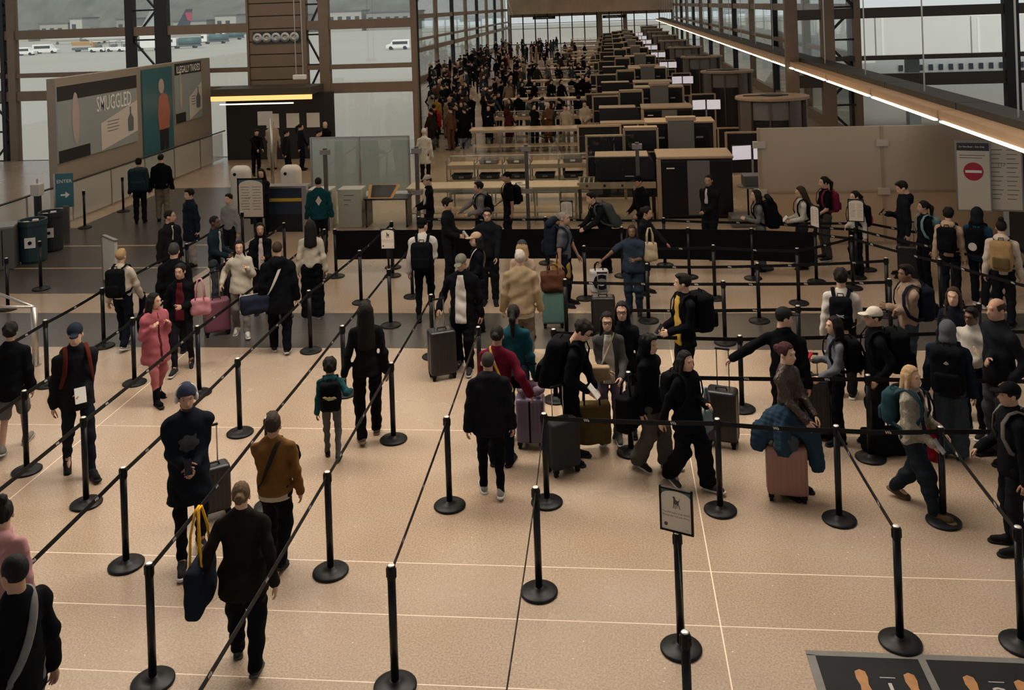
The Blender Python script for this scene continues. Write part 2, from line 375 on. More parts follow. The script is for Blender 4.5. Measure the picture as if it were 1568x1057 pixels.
def shoe_shape(kind, res):
    if kind == 'boot':
        pr = [('c', (0, .03, .10), (0, .02, .24), .055, .058), ('c', (0, .05, .05), (0, -.13, .045), .048, .045, 1.0)]
    else:
        pr = [('c', (0, .06, .055), (0, -.02, .060), .042, .045), ('c', (0, -.02, .050), (0, -.155, .036), .044, .036), ('c', (0, .05, .06), (0, .04, .105), .042, .040)]
    return nets_of(pr, res, .02, None, lambda P: -(P[:, 2] - .012))
def sole_shape(res):
    return nets_of([('c', (0, .075, .014), (0, -.165, .014), .046, .046)], res, .01, None, lambda P: np.maximum(P[:, 2] - .028, -(P[:, 2] - .001)))
def ik(a, c, l1, l2, pole):
    a = np.array(a, float); c = np.array(c, float); d = c - a; L = np.linalg.norm(d)
    if L > (l1 + l2) * .998: c = a + d / L * (l1 + l2) * .998; d = c - a; L = np.linalg.norm(d)
    x = (l1 * l1 - l2 * l2 + L * L) / (2 * L); r = math.sqrt(max(1e-6, l1 * l1 - x * x)); u = d / L
    p = np.array(pole, float); p = p - u * (p @ u); p /= (np.linalg.norm(p) + 1e-9)
    return a + u * x + p * r, c
ARMS = {'down': (.255, .01, .80), 'walkf': (.25, -.20, .86), 'walkb': (.25, .20, .84), 'phone': (.06, -.30, 1.14), 'read': (.09, -.28, 1.03), 'pocket': (.215, -.07, .93),
        'strap': (.135, -.175, 1.27), 'cross': (-.11, -.225, 1.15), 'pull': (.30, .30, .86), 'hold': (.17, -.29, .97), 'reach': (.10, -.52, 1.02), 'face': (.06, -.19, 1.50),
        'out': (.62, -.05, 1.0), 'lowf': (.16, -.34, .80), 'belly': (.03, -.22, 1.02)}
INFO = {}
def rotz(a): c, s_ = math.cos(a), math.sin(a); return np.array([[c, -s_, 0], [s_, c, 0], [0, 0, 1]])
def rotx(a): c, s_ = math.cos(a), math.sin(a); return np.array([[1, 0, 0], [0, c, -s_], [0, s_, c]])
def human(label, u=None, vf=None, vh=None, h=None, face=0, at=None, sex='m', w=1.0, top=None, legs=None, shoes=None, hair=('short', (.012, .009, .008)), skin='light',
          head=(0, 0), hat=None, ap='down', an='down', stride=0.0, lead=1, lean=0.0, hs=1.0, glasses=None, beard=None, phones=None, single=False, q=None, group=None, stance=.10, curl=(.5, .5), name='person'):
    if at is not None: p = np.array([at[0], at[1], 0.0])
    elif vf is not None:
        p = G(u, vf)
        if h is None: h = top_z(p, vh)
    else: p = foot_for(u, vh, h)
    phi = math.atan2(p[0], p[1]); rz = -phi + math.radians(face)
    s = h / 1.75; depth = math.hypot(p[0], p[1])
    if q is None: q = min(2.7, max(1.0, depth / 8.6))
    top = dict(kind='jacket', col=(.008, .009, .011), hem=.84, open=None, hood=False, puff=0, sleeve='long', loose=1.0) | (top or {})
    legs = dict(kind='straight', col=(.008, .009, .012)) | (legs or {})
    shoes = dict(col=(.01, .01, .012), sole=(.02, .02, .02), kind='shoe') | (shoes or {})
    f = sex == 'f'; shw = (.158 if f else .178) * w; tl = math.tan(math.radians(lean)); ph = RNG.random() * 6
    hz = .080 + math.sqrt(.84 ** 2 - (stride / 2) ** 2)
    dz = hz - .92
    def up(x, y, z): return np.array((x, y - (z + dz - hz) * tl, z + dz))
    fabric = cloth(top['col']) if not top.get('mat') else top['mat']; sm = skin_m(skin)
    parts = []         # (name, [(V,F,mi)], mats, parent part name)
    # ---- skeleton
    hipx = .088 * (1.05 if f else 1.0)
    fy = {1: 0.0, -1: 0.0}; fz = {1: .085, -1: .085}; fp = {1: 0.0, -1: 0.0}
    if stride:
        fy[lead] = -stride * .5; fy[-lead] = stride * .5; fz[-lead] += stride * .08; fp[-lead] = stride * .75; fp[lead] = -stride * .25
    ank, knee, hipj = {}, {}, {}
    for sg in (1, -1):
        hipj[sg] = np.array((sg * hipx, 0, hz)); a = np.array((sg * (stance + .0), fy[sg], fz[sg]))
        knee[sg], ank[sg] = ik(hipj[sg], a, .42, .42, (sg * .12, -1, 0))
    sh, elb, wri = {}, {}, {}
    for sg, pose in ((1, ap), (-1, an)):
        sh[sg] = up(sg * shw, .005, 1.378); t = ARMS[pose] if isinstance(pose, str) else pose
        t = up(sg * t[0] * (w if t[0] > .2 else 1), t[1], t[2]); pole = (sg * .32, .9, -.35) if t[2] > .95 else (sg * .25, 1, 0)
        elb[sg], wri[sg] = ik(sh[sg], t, .285, .265, pole)
    hc = up(0, -.012, 1.632); Rh = rotz(math.radians(head[0])) @ rotx(math.radians(head[1] + lean * .6))
    def hx(V): return hc + hs * (V @ Rh.T)
    # ---- body (skin): head, neck, hands, a slim core under the clothes
    hr = .0105 * q ** .8
    V, F = cached(('head', round(hr, 4)), lambda: head_shape(hr)); body = [(hx(V), F, 0)]
    if q < 2.8:
        for sx in (1, -1):
            V, F = ell_mesh((sx * .031, -.0785, .010), (.0125, .008, .0065)); body.append((hx(V), F, 1))
            V, F = ell_mesh((sx * .032, -.0865, .034), (.017, .006, .0042)); body.append((hx(V), F, 1))
        V, F = ell_mesh((0, -.0975, -.057), (.022, .0075, .0065)); body.append((hx(V), F, 2))
    core = [('c', tuple(up(0, 0, .95)), tuple(up(0, 0, 1.30)), .115, .13, .62), ('c', tuple(up(-.10 * w, 0, 1.39)), tuple(up(.10 * w, 0, 1.39)), .05, .05), ('c', tuple(up(0, .01, 1.36)), tuple(up(0, .012, 1.50)), .075, .058)]
    bare_arm = top['sleeve'] == 'short'; bare_leg = legs['kind'] in ('shorts', 'skirt')
    for sg in (1, -1):
        core += [('c', tuple(sh[sg]), tuple(elb[sg]), .044, .038), ('c', tuple(elb[sg]), tuple(wri[sg]), .038, .025), ('c', tuple(hipj[sg]), tuple(knee[sg]), .072, .05), ('c', tuple(knee[sg] + np.array((0, .01, -.02))), tuple(ank[sg]), .05, .034), ('c', tuple(ank[sg]), tuple(ank[sg] + np.array((0, -.12, -.05))), .034, .026)]
    V, F = nets_of(core, .024 * q ** .6 if not (bare_leg or bare_arm) else .016 * q ** .6, .03); body.append((V, F, 0))
    hres = .0075 * q
    for sg, cu in ((1, curl[0]), (-1, curl[1])):
        d = wri[sg] - elb[sg]; d /= np.linalg.norm(d); tref = np.array((0, -1., 0)) if abs(d[1]) < .6 else np.array((-sg * .5, 0, 1.))
        t = tref - d * (tref @ d); t /= np.linalg.norm(t); n = np.cross(d, t)
        if abs(d[1]) < .6:
            if n[0] * sg > 0: n = -n
        elif n @ np.array((-sg, 0, 0)) < 0: n = -n
        V, F = cached(('hand', round(cu, 2), round(hres, 4)), lambda: hand_shape(cu, hres))
        M = np.stack([d, t, -n], 0); W = wri[sg] + V @ M
        if np.linalg.det(M) < 0: F = F[:, ::-1]
        body.append((W, F, 0))
    parts.append(('body', body, [sm, EYE_M, LIP_M], None))
    # ---- top
    L = top['loose']; hem = top['hem'] + dz; g = .0155 * q ** .85
    cw, ww, pw = (.150, .135, .165) if f else (.170, .158, .165)
    fl = max(0, .9 - top['hem']) * .12
    T = [('c', tuple(up(0, 0, 1.12)), tuple(up(0, 0, 1.33)), ww * w * L, cw * w * L, .66), ('c', tuple(up(0, .0, .93)), tuple(up(0, 0, 1.12)), pw * w * L, ww * w * L, .70),
         ('c', tuple(up(0, .008, 1.415)), tuple(up(shw * .86, .005, 1.362)), .080, .060 * L), ('c', tuple(up(0, .008, 1.415)), tuple(up(-shw * .86, .005, 1.362)), .080, .060 * L), ('c', tuple(up(0, .012, 1.40)), tuple(up(0, .014, 1.485)), .105, .068)]
    if top['hem'] < .88: T.append(('c', (0, 0.0, top['hem'] - .12 + dz), tuple(up(0, 0, .95)), (pw + fl + .012) * w * L, pw * w * L, .74 + stride * .35))
    if top['kind'] in ('jacket', 'coat', 'hoodie'): T.append(('e', tuple(up(0, .004, 1.492)), (.082, .080, .032)))
    if top['hood']: T += [('e', tuple(up(0, .105, 1.475)), (.125, .075, .075)), ('e', tuple(up(0, .13, 1.40)), (.085, .05, .06))]
    S = []
    sr = (.055, .054, .046) if f else (.060, .060, .051)
    for sg in (1, -1):
        if bare_arm: S.append(('c', tuple(sh[sg]), tuple(sh[sg] + (elb[sg] - sh[sg]) * .72), sr[0] * L, sr[1] * 1.12 * L))
        else: S += [('c', tuple(sh[sg]), tuple(elb[sg]), sr[0] * L, sr[1] * L), ('c', tuple(elb[sg]), tuple(wri[sg] - (wri[sg] - elb[sg]) * .04), sr[1] * L, sr[2] * L)]
    if top['puff']: wp = lambda P: top['puff'] * (np.abs(np.sin(P[:, 2] * 26 + ph)) - .6) + .004 * np.sin(P[:, 0] * 23 + P[:, 2] * 31)
    else: wp = lambda P: .0075 * np.sin(P[:, 0] * 21 + P[:, 2] * 27 + ph) * np.sin(P[:, 1] * 24 + 1.3 + ph) + .0055 * np.sin(P[:, 2] * 44 + P[:, 0] * 17 + 2 * ph) * np.sin(P[:, 0] * 9 + P[:, 2] * 6 + ph) + .0045 * np.sin(P[:, 2] * 13 - P[:, 1] * 38)
    fT, fS = union(T, .035), union(S, .03); lo_, hi_ = bounds(T + S)
    V, F = nets(lambda P: smin(np.maximum(fT(P) + wp(P), hem - P[:, 2]), fS(P) + wp(P), .03), lo_, hi_, g)
    parts.append((top['kind'], [(V, F, 0)], [fabric], None))
    if top['open']:
        oc, ow = top['open'][0], top['open'][1]; oh = (top['open'][2] if len(top['open']) > 2 else top['hem'] + .02) + dz
        V, F = nets_of(T, g * .8, .035, lambda P: wp(P) - .007, lambda P: np.maximum(np.maximum(np.abs(P[:, 0]) - ow * (.55 + .45 * np.clip((1.45 - P[:, 2]) * 4, 0, 1)), P[:, 1] + .03 + 0 * P[:, 2] - (P[:, 2] - hz) * -tl), np.maximum(oh - P[:, 2], P[:, 2] - 1.475 - dz)))
        if len(F): parts.append(('shirt', [(V, F, 0)], [cloth(oc)], None))
    if top.get('patch'):
        pc, pz, pr_ = top['patch']
        V, F = nets_of(T, g * .7, .035, lambda P: wp(P) - .005, lambda P: np.maximum(np.sqrt((P[:, 0] / 1.0) ** 2 + ((P[:, 2] - pz - dz) / .85) ** 2) - pr_ + .02 * np.sin(P[:, 0] * 60) * np.sin(P[:, 2] * 75), P[:, 1] + .04))
        if len(F): parts.append(('chest_print', [(V, F, 0)], [cloth(pc, .7, .6)], None))
    if top.get('under'):                                   # a pale hem showing below the jacket
        V, F = nets_of([('c', (0, 0, top['hem'] - .14 + dz), (0, 0, top['hem'] + .05 + dz), (pw + .004) * w * L, pw * w * L, .72)], g, .03, None, lambda P: np.maximum(hem - .07 - P[:, 2], P[:, 2] - hem - .02))
        parts.append(('shirt_hem', [(V, F, 0)], [cloth(top['under'])], None))
    # ---- legs
    lk = legs['kind']; lr = {'slim': (.088, .060, .048), 'straight': (.094, .074, .066), 'wide': (.100, .100, .108), 'shorts': (.100, .092, .09), 'skirt': (.1, .1, .1), 'baggy': (.106, .105, .070)}[lk]
    Lp = [('c', (-.045, 0, hz + .04), (.045, 0, hz + .04), .118 * w, .118 * w, .85)]
    for sg in (1, -1):
        if lk == 'shorts': Lp.append(('c', tuple(hipj[sg]), tuple(knee[sg] + (hipj[sg] - knee[sg]) * .05), lr[0] * w, lr[1] * w))
        elif lk == 'skirt': pass
        else: Lp += [('c', tuple(hipj[sg]), tuple(knee[sg]), lr[0] * w, lr[1] * w), ('c', tuple(knee[sg]), tuple(ank[sg] + np.array((0, 0.01, .0))), lr[1] * w, lr[2])]
    if lk == 'skirt': Lp.append(('c', (0, 0, hz), (0, 0, .35), .13, .21, .9))
    wl = lambda P: .008 * np.sin(P[:, 2] * 33 + P[:, 0] * 25 + ph) * np.sin(P[:, 1] * 21 + ph) + .006 * np.sin(P[:, 2] * 52 + P[:, 1] * 14) * np.sin(P[:, 2] * 7 + ph)
    V, F = nets_of(Lp, g, .03, wl, lambda P: (.055 if lk not in ('skirt', 'shorts') else .36) - P[:, 2])
    parts.append(({'shorts': 'shorts', 'skirt': 'skirt'}.get(lk, 'trousers'), [(V, F, 0)], [cloth(legs['col'])], None))
    # ---- shoes
    sres = .012 * q ** .8
    for sg in (1, -1):
        R = rotz(sg * .14) @ rotx(fp[sg]); o = ank[sg] - R @ np.array((0, .03, .085))
        V, F = cached(('shoe', shoes['kind'], round(sres, 4)), lambda: shoe_shape(shoes['kind'], sres)); parts.append(('shoe', [(o + V @ R.T, F, 0)], [cloth(shoes['col'], .6)], None))
        if q < 2.75:
            V, F = cached(('sole', round(sres, 4)), lambda: sole_shape(sres * .8)); parts.append(('sole', [(o + V @ R.T, F, 0)], [cloth(shoes['sole'], .7)], -1))
    # ---- hair, hat, glasses, beard, headphones
    if hair and hair[0] != 'bald':
        V, F = cached(('hair', hair[0], round(hr, 4)), lambda: hair_shape(hair[0], hr)); parts.append(('hair', [(hx(V), F, 0)], [mat('hair_%d_%d' % (hair[1][0] * 999, hair[1][2] * 999), hair[1], .7, 0, .3, 60, .3, spec=.15)], None))
    if hat:
        V, F = cached(('hat', hat[0], round(hr, 4)), lambda: hat_shape(hat[0], hr)); parts.append(({'cap': 'cap', 'beanie': 'beanie', 'hood': 'hood', 'bucket': 'hat', 'widehat': 'hat'}[hat[0]], [(hx(V), F, 0)], [cloth(hat[1])], None))
    if beard:
        V, F = nets_of([('e', (0, -.046, -.088), (.050, .052, .034)), ('e', (.045, -.02, -.05), (.022, .03, .04)), ('e', (-.045, -.02, -.05), (.022, .03, .04))], hr, .02, None, lambda P: -(np.abs(P[:, 0]) * .3 - P[:, 2] - .062)); parts.append(('beard', [(hx(V), F, 0)], [mat('beard', beard, .8)], None))
    if glasses:
        B = MB()
        for sx in (1, -1):
            ring = [(sx * .032 + .022 * math.cos(a), -.100, .010 + .018 * math.sin(a)) for a in np.linspace(0, 2 * math.pi, 11)]; B.tube(ring, .0032, 4, caps=False); B.tube([(sx * .054, -.098, .012), (sx * .080, .0, .012)], .003, 4, caps=False)
        B.tube([(-.010, -.101, .013), (.010, -.101, .013)], .003, 4, caps=False); parts.append(('glasses', [(hx(np.array(B.v)), np.array(B.f), 0)], [BLACK], None))
    if phones:
        B = MB(); B.tube([(.098 * math.cos(a), .01, .035 + .102 * math.sin(a)) for a in np.linspace(-.15, math.pi + .15, 12)], .011, 6, caps=False); pp = [(np.array(B.v), np.array(B.f), 0)]
        for sx in (1, -1): V, F = ell_mesh((sx * .095, .005, -.005), (.022, .036, .042)); pp.append((V, F, 0))
        parts.append(('headphones', [(hx(a), b, c) for a, b, c in pp], [mat('headphone_' + ('w' if phones[0] > .2 else 'b'), phones, .4)], None))
    info = dict(p=p, rz=rz, s=s, h=h, hand={sg: wri[sg] * s for sg in (1, -1)}, fdir={sg: (wri[sg] - elb[sg]) / np.linalg.norm(wri[sg] - elb[sg]) for sg in (1, -1)}, lean=tl, dz=dz, shw=shw, w=w * L, q=q, hz=hz, depth=.66)
    if single:
        mats = []; pr = []
        for nm, lst, ms, par in parts:
            for V, F, mi in lst:
                if ms[mi] not in mats: mats.append(ms[mi])
                pr.append((V * s, F, mats.index(ms[mi])))
        o = link(name, np_mesh(name, pr, mats)); o.location = p; o.rotation_euler = (0, 0, rz); tag(o, label, 'person', group); INFO[o.name] = info; return o
    root = thing(name, label, 'person', p, rz, group); last = None
    for nm, lst, ms, par in parts:
        o = link(nm, np_mesh(nm, [(V * s, F, mi) for V, F, mi in lst], ms), root if par is None else last)
        if par is None: last = o
    INFO[root.name] = info; return root
def world_of(person, local):
    i = INFO[person.name]; return i['p'] + rotz(i['rz']) @ np.array(local)
def hand_world(person, sg, ahead=.075):
    i = INFO[person.name]; return i['p'] + rotz(i['rz']) @ (i['hand'][sg] + i['fdir'][sg] * ahead * i['s'])
# ================================================================ things people carry
def backpack(person, label, col, col2=None, size=(.30, .17, .44), drop=0.0, pocket=True, mark=None, strap=None, on=(1, -1), group=None, roll=None):
    i = INFO[person.name]; s = i['s']; root = thing('backpack', label, 'backpack', i['p'], i['rz'], group); dz = i['dz']; q = i['q']; tl = i['lean']
    W, D, Hh = size; zc = 1.22 - drop + dz; ly = lambda z: -(z - i['hz']) * tl
    yb = .118 * max(1, i['w']); cy = yb + D / 2
    fab = cloth(col); c2 = cloth(col2) if col2 else fab; st = cloth(strap) if strap else fab
    def T(V): V = V.copy(); V[:, 1] += -(V[:, 2] - i['hz']) * tl; return V * s
    V, F = nets_of([('b', (0, cy, zc), (W / 2, D / 2, Hh / 2), .075), ('e', (0, cy + D * .30, zc - Hh * .1), (W * .40, D * .35, Hh * .34))], .0145 * q ** .85, .04, lambda P: .004 * np.sin(P[:, 2] * 40 + P[:, 0] * 12) * np.sin(P[:, 0] * 30)); link('pack_body', np_mesh('pack_body', [(T(V), F, 0)], fab), root)
    if pocket:
        V, F = nets_of([('b', (0, cy + D * .58, zc - Hh * .20), (W * .38, D * .18, Hh * .20), .03)], .013 * q ** .85, .02); link('pocket', np_mesh('pocket', [(T(V), F, 0)], c2), root)
    if roll:
        V, F = nets_of([('c', (-W * .5, cy, zc + Hh * .5 + .05), (W * .5, cy, zc + Hh * .5 + .05), .07, .07)], .015 * q ** .85, .02); link('top_pocket', np_mesh('top_pocket', [(T(V), F, 0)], cloth(roll)), root)
    B = MB(); B.tube([(-.04, cy, zc + Hh / 2 - .01), (-.035, cy - .01, zc + Hh / 2 + .04), (.035, cy - .01, zc + Hh / 2 + .04), (.04, cy, zc + Hh / 2 - .01)], .008, 6); link('grab_loop', np_mesh('grab_loop', [(T(np.array(B.v)), np.array([f for f in B.f if len(f) == 4]), 0)], st), root)
    for sg in on:
        x = .105; wv = i['w']; zz = zc + Hh / 2 - .06
        pts = [(sg * x * .72, yb + .03, zz), (sg * x * .9, yb + .005, zz + .06), (sg * x, .085 * wv, 1.475 + dz), (sg * x * 1.05, .02, 1.503 + dz), (sg * x * 1.1, -.06 * wv, 1.475 + dz), (sg * x * 1.2, -.122 * wv, 1.38 + dz), (sg * x * 1.35, -.130 * wv, 1.24 + dz), (sg * x * 1.62, -.075 * wv, 1.10 + dz), (sg * x * 1.72, .03, 1.04 + dz), (sg * W * .45, yb + .03, zc - Hh * .38)]
        B = MB(); B.tube(pts, .026, 8, caps=False, flat=.32, ref=lambda p: (p.x * .6, p.y, .9 if p.z > 1.44 else .0)); link('shoulder_strap', np_mesh('shoulder_strap', [(T(np.array(B.v)), np.array(B.f), 0)], st), root)
    if mark:                                    # pale emblem on the back
        B = MB(); y = (cy + D * .80 + .012)
        poly = mark[1]; m_ = mark[0]
        B.prism([(x, zc + mark[2] + z) for x, z in poly], 1, y - .01, y); V = T(np.array(B.v)); me = bpy.data.meshes.new('emblem'); me.from_pydata([tuple(v) for v in V], [], B.f); me.materials.append(cloth(m_)); link('emblem', me, root)
    return root
def suitcase(label, u=None, v=None, at=None, rz=0.0, size=(.42, .26, .62), col=(.006, .007, .009), handle=.42, ribs=True, tilt=0.0, soft=False, group=None, trim=None):
    p = G(u, v) if at is None else np.array([at[0], at[1], 0]); phi = math.atan2(p[0], p[1])
    root = thing('suitcase', label, 'suitcase', p, -phi + rz, group); W, D, Hh = size
    if tilt: root.rotation_euler = (tilt, 0, -phi + rz)
    m = mat('case_%02x%02x%02x%d' % (*[int(c ** .45 * 255) for c in col], soft), col, .75 if soft else .38, 0, .08, 10)
    q = max(1, math.hypot(p[0], p[1]) / 8.6)
    wp = (lambda P: np.where(np.abs(P[:, 2] - .07 - Hh / 2) < Hh * .40, .0035 * np.clip(np.sin(P[:, 0] * 2 * math.pi / .05) * 3, -1, 1), 0) * (np.abs(P[:, 1]) > D * .46)) if ribs else None
    V, F = nets_of([('b', (0, 0, .07 + Hh / 2), (W / 2, D / 2, Hh / 2), .045)], .011 * min(2, q), .01, wp); link('shell', np_mesh('shell', [(V, F, 0)], m), root)
    B = MB()
    if trim is not None:
        B.box((-.012, -D / 2 - .006, .09), (.012, D / 2 + .006, Hh + .045)); B.build('centre_band', cloth(trim), root)
    else:
        B.box((-W / 2 - .003, -.006, .10), (W / 2 + .003, .006, Hh + .04)); B.build('zip_seam', BLACK, root)
    for sx in (-1, 1):
        for sy in (-1, 1):
            B = MB(); B.box((sx * (W / 2 - .045) - .03, sy * (D / 2 - .04) - .03, .05), (sx * (W / 2 - .045) + .03, sy * (D / 2 - .04) + .03, .085)); c = (sx * (W / 2 - .045), sy * (D / 2 - .04), .028)
            B.tube([(c[0] - .02, c[1], c[2]), (c[0] + .02, c[1], c[2])], .028, 10); B.build('wheel', RUBBER, root)
    B = MB(); B.tube([(-.07, -D * .1, Hh + .065), (-.06, -D * .1, Hh + .10), (.06, -D * .1, Hh + .10), (.07, -D * .1, Hh + .065)], .011, 6); B.build('carry_handle', BLACK, root)
    if handle:
        B = MB()
        for sx in (-1, 1): B.tube([(sx * .075, D * .40, Hh - .05), (sx * .075, D * .40, Hh + .07 + handle)], .008, 6)
        h = B.build('telescopic_handle', STEEL, root); B = MB(); B.tube([(-.09, D * .40, Hh + .07 + handle), (.09, D * .40, Hh + .07 + handle)], .016, 8); B.build('grip', BLACK, h)
    return root
def bag(label, at, rz=0.0, size=(.34, .12, .32), col=(.01, .012, .02), hcol=None, handle=.22, name='tote_bag', cat='bag', sag=.03, rd=.04, group=None, flap=None, tex=None):
    root = thing(name, label, cat, at, rz, group); W, D, Hh = size; q = max(1, math.hypot(at[0], at[1]) / 8.6)
    V, F = nets_of([('b', (0, 0, Hh / 2), (W / 2, D / 2, Hh / 2), min(rd, D * .45)), ('e', (0, 0, Hh * .30), (W * .5, D * .62, Hh * .30))], .012 * min(2, q), .04, lambda P: .006 * np.sin(P[:, 0] * 26 + P[:, 2] * 18) * np.sin(P[:, 2] * 22 + 1)); link('bag_body', np_mesh('bag_body', [(V, F, 0)], tex or cloth(col)), root)
    if flap:
        V, F = nets_of([('b', (0, -D * .35, Hh * .68), (W * .49, D * .30, Hh * .30), .02)], .012 * min(2, q), .02); link('flap', np_mesh('flap', [(V, F, 0)], cloth(flap)), root)
    if handle:
        for sy in (-1, 1):
            B = MB(); a = W * .22; B.tube([(-a, sy * D * .4, Hh * .82), (-a * .9, sy * D * .3, Hh + handle * .55), (-a * .4, sy * D * .08, Hh + handle), (a * .4, sy * D * .08, Hh + handle), (a * .9, sy * D * .3, Hh + handle * .55), (a, sy * D * .4, Hh * .82)], .011, 6); B.build('handle', cloth(hcol or col), root, smooth=True)
    return root
def cross_strap(parent, person, col, side=1, wd=.02, to=None):
    """a strap over one shoulder, across chest and back, down to the hip on the other side"""
    i = INFO[person.name]; s = i['s']; dz = i['dz']; w = i['w']; pts = []
    for a in np.linspace(0, 2 * math.pi, 25):
        t = (1 - math.cos(a)) / 2                 # 0 at the shoulder, 1 at the hip
        z = 1.502 + dz - t * .56 - .02 * math.sin(a) ** 2; x = side * (.085 - t * .255); y = -math.sin(a) * (.150 * w) * (1 - .1 * t) + .01
        pts.append((x * s, (y - (z - i['hz']) * i['lean']) * s, z * s))
    B = MB(); B.tube(pts, wd * s, 8, caps=False, flat=.3, ref=lambda p: (p.x * .5, p.y, .25))
    o = B.build('strap', cloth(col), None, smooth=True)
    o.parent = parent
    rel = Matrix.Translation(Vector(i['p'])) @ Matrix.Rotation(i['rz'], 4, 'Z')
    pm = Matrix.Translation(parent.location) @ parent.rotation_euler.to_matrix().to_4x4()
    o.matrix_local = pm.inverted() @ rel; return o
PHONE_SCR = mat('phone_screen', (.25, .27, .30), .2, emit=(.55, .62, .75), est=.35)
def phone(person, sg, label, col=(.01, .01, .012), screen=False, paper=False, tilt=.7):
    i = INFO[person.name]; p = hand_world(person, sg, .085); root = thing('phone' if not paper else 'document', label, 'phone' if not paper else 'paper', p, i['rz'])
    B = MB(); a, b = ((.037, .076) if not paper else (.062, .09)); B.box((-a, -.005, -b), (a, .005, b)); o = B.build('case' if not paper else 'sheet', cloth(col, .4) if not paper else WHITE, root)
    if screen: B = MB(); B.box((-a + .004, .005, -b + .006), (a - .004, .0062, b - .006)); B.build('screen', PHONE_SCR, root)
    root.rotation_euler = (-tilt, 0, i['rz']); root.location.z += .03; return root
# ================================================================ the hall: floor, walls, windows
FLOOR_M = terrazzo('floor_terrazzo', (0.45, 0.362, 0.282), (.86, .79, .71), (1.06, 1.05, 1.03), (.76, .74, .72))
BAND_M = terrazzo('floor_terrazzo_dark', (0.082, 0.074, 0.066), (.8, .8, .8), (1.25, 1.2, 1.15), (.6, .62, .64), .28)
JOINT_M = mat('pale_joint', (0.78, 0.66, 0.52), 0.45)
APZ = -3.2
floor = struct(MB().box((-32, -3, -.35), (24, 34.7, -.0008)).prism([(-7.4, 34.7), (9, 34.7), (9, 131), (-14.2, 131), (-14.2, 66.5)], 2, -.35, -.0008).build('floor', JOINT_M))
def slab(x0, y0, x1, y1, m=FLOOR_M, g=.005):
    MB().box((x0 + g, y0 + g, -.03), (x1 - g, y1 - g, 0)).build('slab' if m is FLOOR_M else 'dark_slab', m, floor)
XS = [-32, -15.1, -7.15, .80, 8.75, 24]
YS = [-3, 2.3, 4.8, 6.5, 7.38, 8.22, 9.0, 11.86, 14.71]
for i in range(len(XS) - 1):
    for j in range(len(YS) - 1): slab(XS[i], YS[j], XS[i + 1], YS[j + 1], g=.006 if j > 3 else .005)
XB = [-32, -23, -15.1, -11.1, -7.15, -3.2, .80, 4.8, 8.75, 16, 24]
for i in range(len(XB) - 1): slab(XB[i], 14.71, XB[i + 1], 15.58, BAND_M, .0008); slab(XB[i], 15.58, XB[i + 1], 16.43, BAND_M, .0008)
for x0, x1 in ((-32, -15.1), (-15.1, -9.0)):
    slab(x0, 16.43, x1, 17.6, g=.001); slab(x0, 17.6, x1, 19.38, BAND_M, .001); slab(x0, 19.46, x1, 21.3, BAND_M, .001); slab(x0, 21.38, x1, 23.2, BAND_M, .001); slab(x0, 19.38, x1, 19.46, g=0); slab(x0, 21.3, x1, 21.38, g=0)
slab(-32, 23.2, -14.4, 34.7, g=.001); slab(-14.4, 23.2, -9.0, 28.5, BAND_M, .001); slab(-14.4, 28.5, -9.0, 34.7, g=.001)
for x0, x1 in ((-9.0, -7.15), (-7.15, .8), (.8, 8.75), (8.75, 24)): slab(x0, 16.43, x1, 24.0, g=.001); slab(x0, 24.0, x1, 34.7, g=.001)
MB().prism([(-7.4, 34.7), (9, 34.7), (9, 131), (-14.2, 131), (-14.2, 66.5)], 2, -.03, 0).build('slab', FLOOR_M, floor)
struct(MB().box((-34, -32, 8.5), (26, 35.2, 8.8)).prism([(-7.4, 35.2), (9.3, 35.2), (9.3, 131.5), (-14.6, 131.5), (-14.6, 66.8)], 2, 8.5, 8.8).build('unseen_ceiling', mat('ceiling_tan', (.30, .25, .20), .8)))  # out-of-view roof, added to keep the sun off the hall
# ---- outside: apron ground
def apron_mat():
    m = mat('apron_concrete', (0.385, 0.365, 0.32), .85, 0, .10, .03); return m
ap = struct(MB().box((-900, 36, APZ - .3), (900, 420, APZ)).build('floor', apron_mat())); ap.name = 'floor_apron'
FRAME_T = mat('tan_steel_frame', (0.20, 0.142, 0.095), .5, .2, .15, 3)
FRAME_D = mat('dark_steel_frame', (0.016, 0.017, 0.019), .5, .3)
PANE = glass_mat('window_glass', (.97, .985, .98), .10)
def V3(p): return tuple(float(x) for x in p)
def glazed(name, O, A, cols, rows, posts, depth=.16, pane_skip=(), nrm=(0, 1, 0), zmin=0, zmax=7.0, tm=FRAME_T):
    """cols: pane ranges along axis A; rows: pane ranges in z; posts: (a0, a1, material)"""
    root = thing(name, None, None); struct(root); A = np.array(A, float); N = np.array(nrm, float)
    a0, a1 = min(p[0] for p in posts + cols), max(p[1] for p in posts + cols)
    def bx(nm, s0, s1, z0, z1, d0, d1, m):
        c = [V3(np.array(O) + A * s + N * d + np.array((0, 0, z))) for z in (z0, z1) for s, d in ((s0, d0), (s1, d0), (s1, d1), (s0, d1))]
        MB().add(c, [(0, 3, 2, 1), (4, 5, 6, 7), (0, 1, 5, 4), (1, 2, 6, 5), (2, 3, 7, 6), (3, 0, 4, 7)]).build(nm, m, root)
    for p in posts: bx('mullion', p[0], p[1], zmin - .3, zmax, -depth, depth, p[2])
    zz = [zmin - .3] + [z for r in rows for z in r] + [zmax]
    for z0, z1 in zip(zz[0::2], zz[1::2]):
        for c in cols: bx('transom', c[0], c[1], z0, z1, -depth * .7, depth * .7, tm)
    for ci, c in enumerate(cols):
        for ri, r in enumerate(rows):
            if (ci, ri) not in pane_skip: bx('pane', c[0], c[1], r[0], r[1], -.008, .008, PANE)
    return root, bx
WY = 34.7
def wx(u, v=150): return float(PY(u, v, WY)[0])
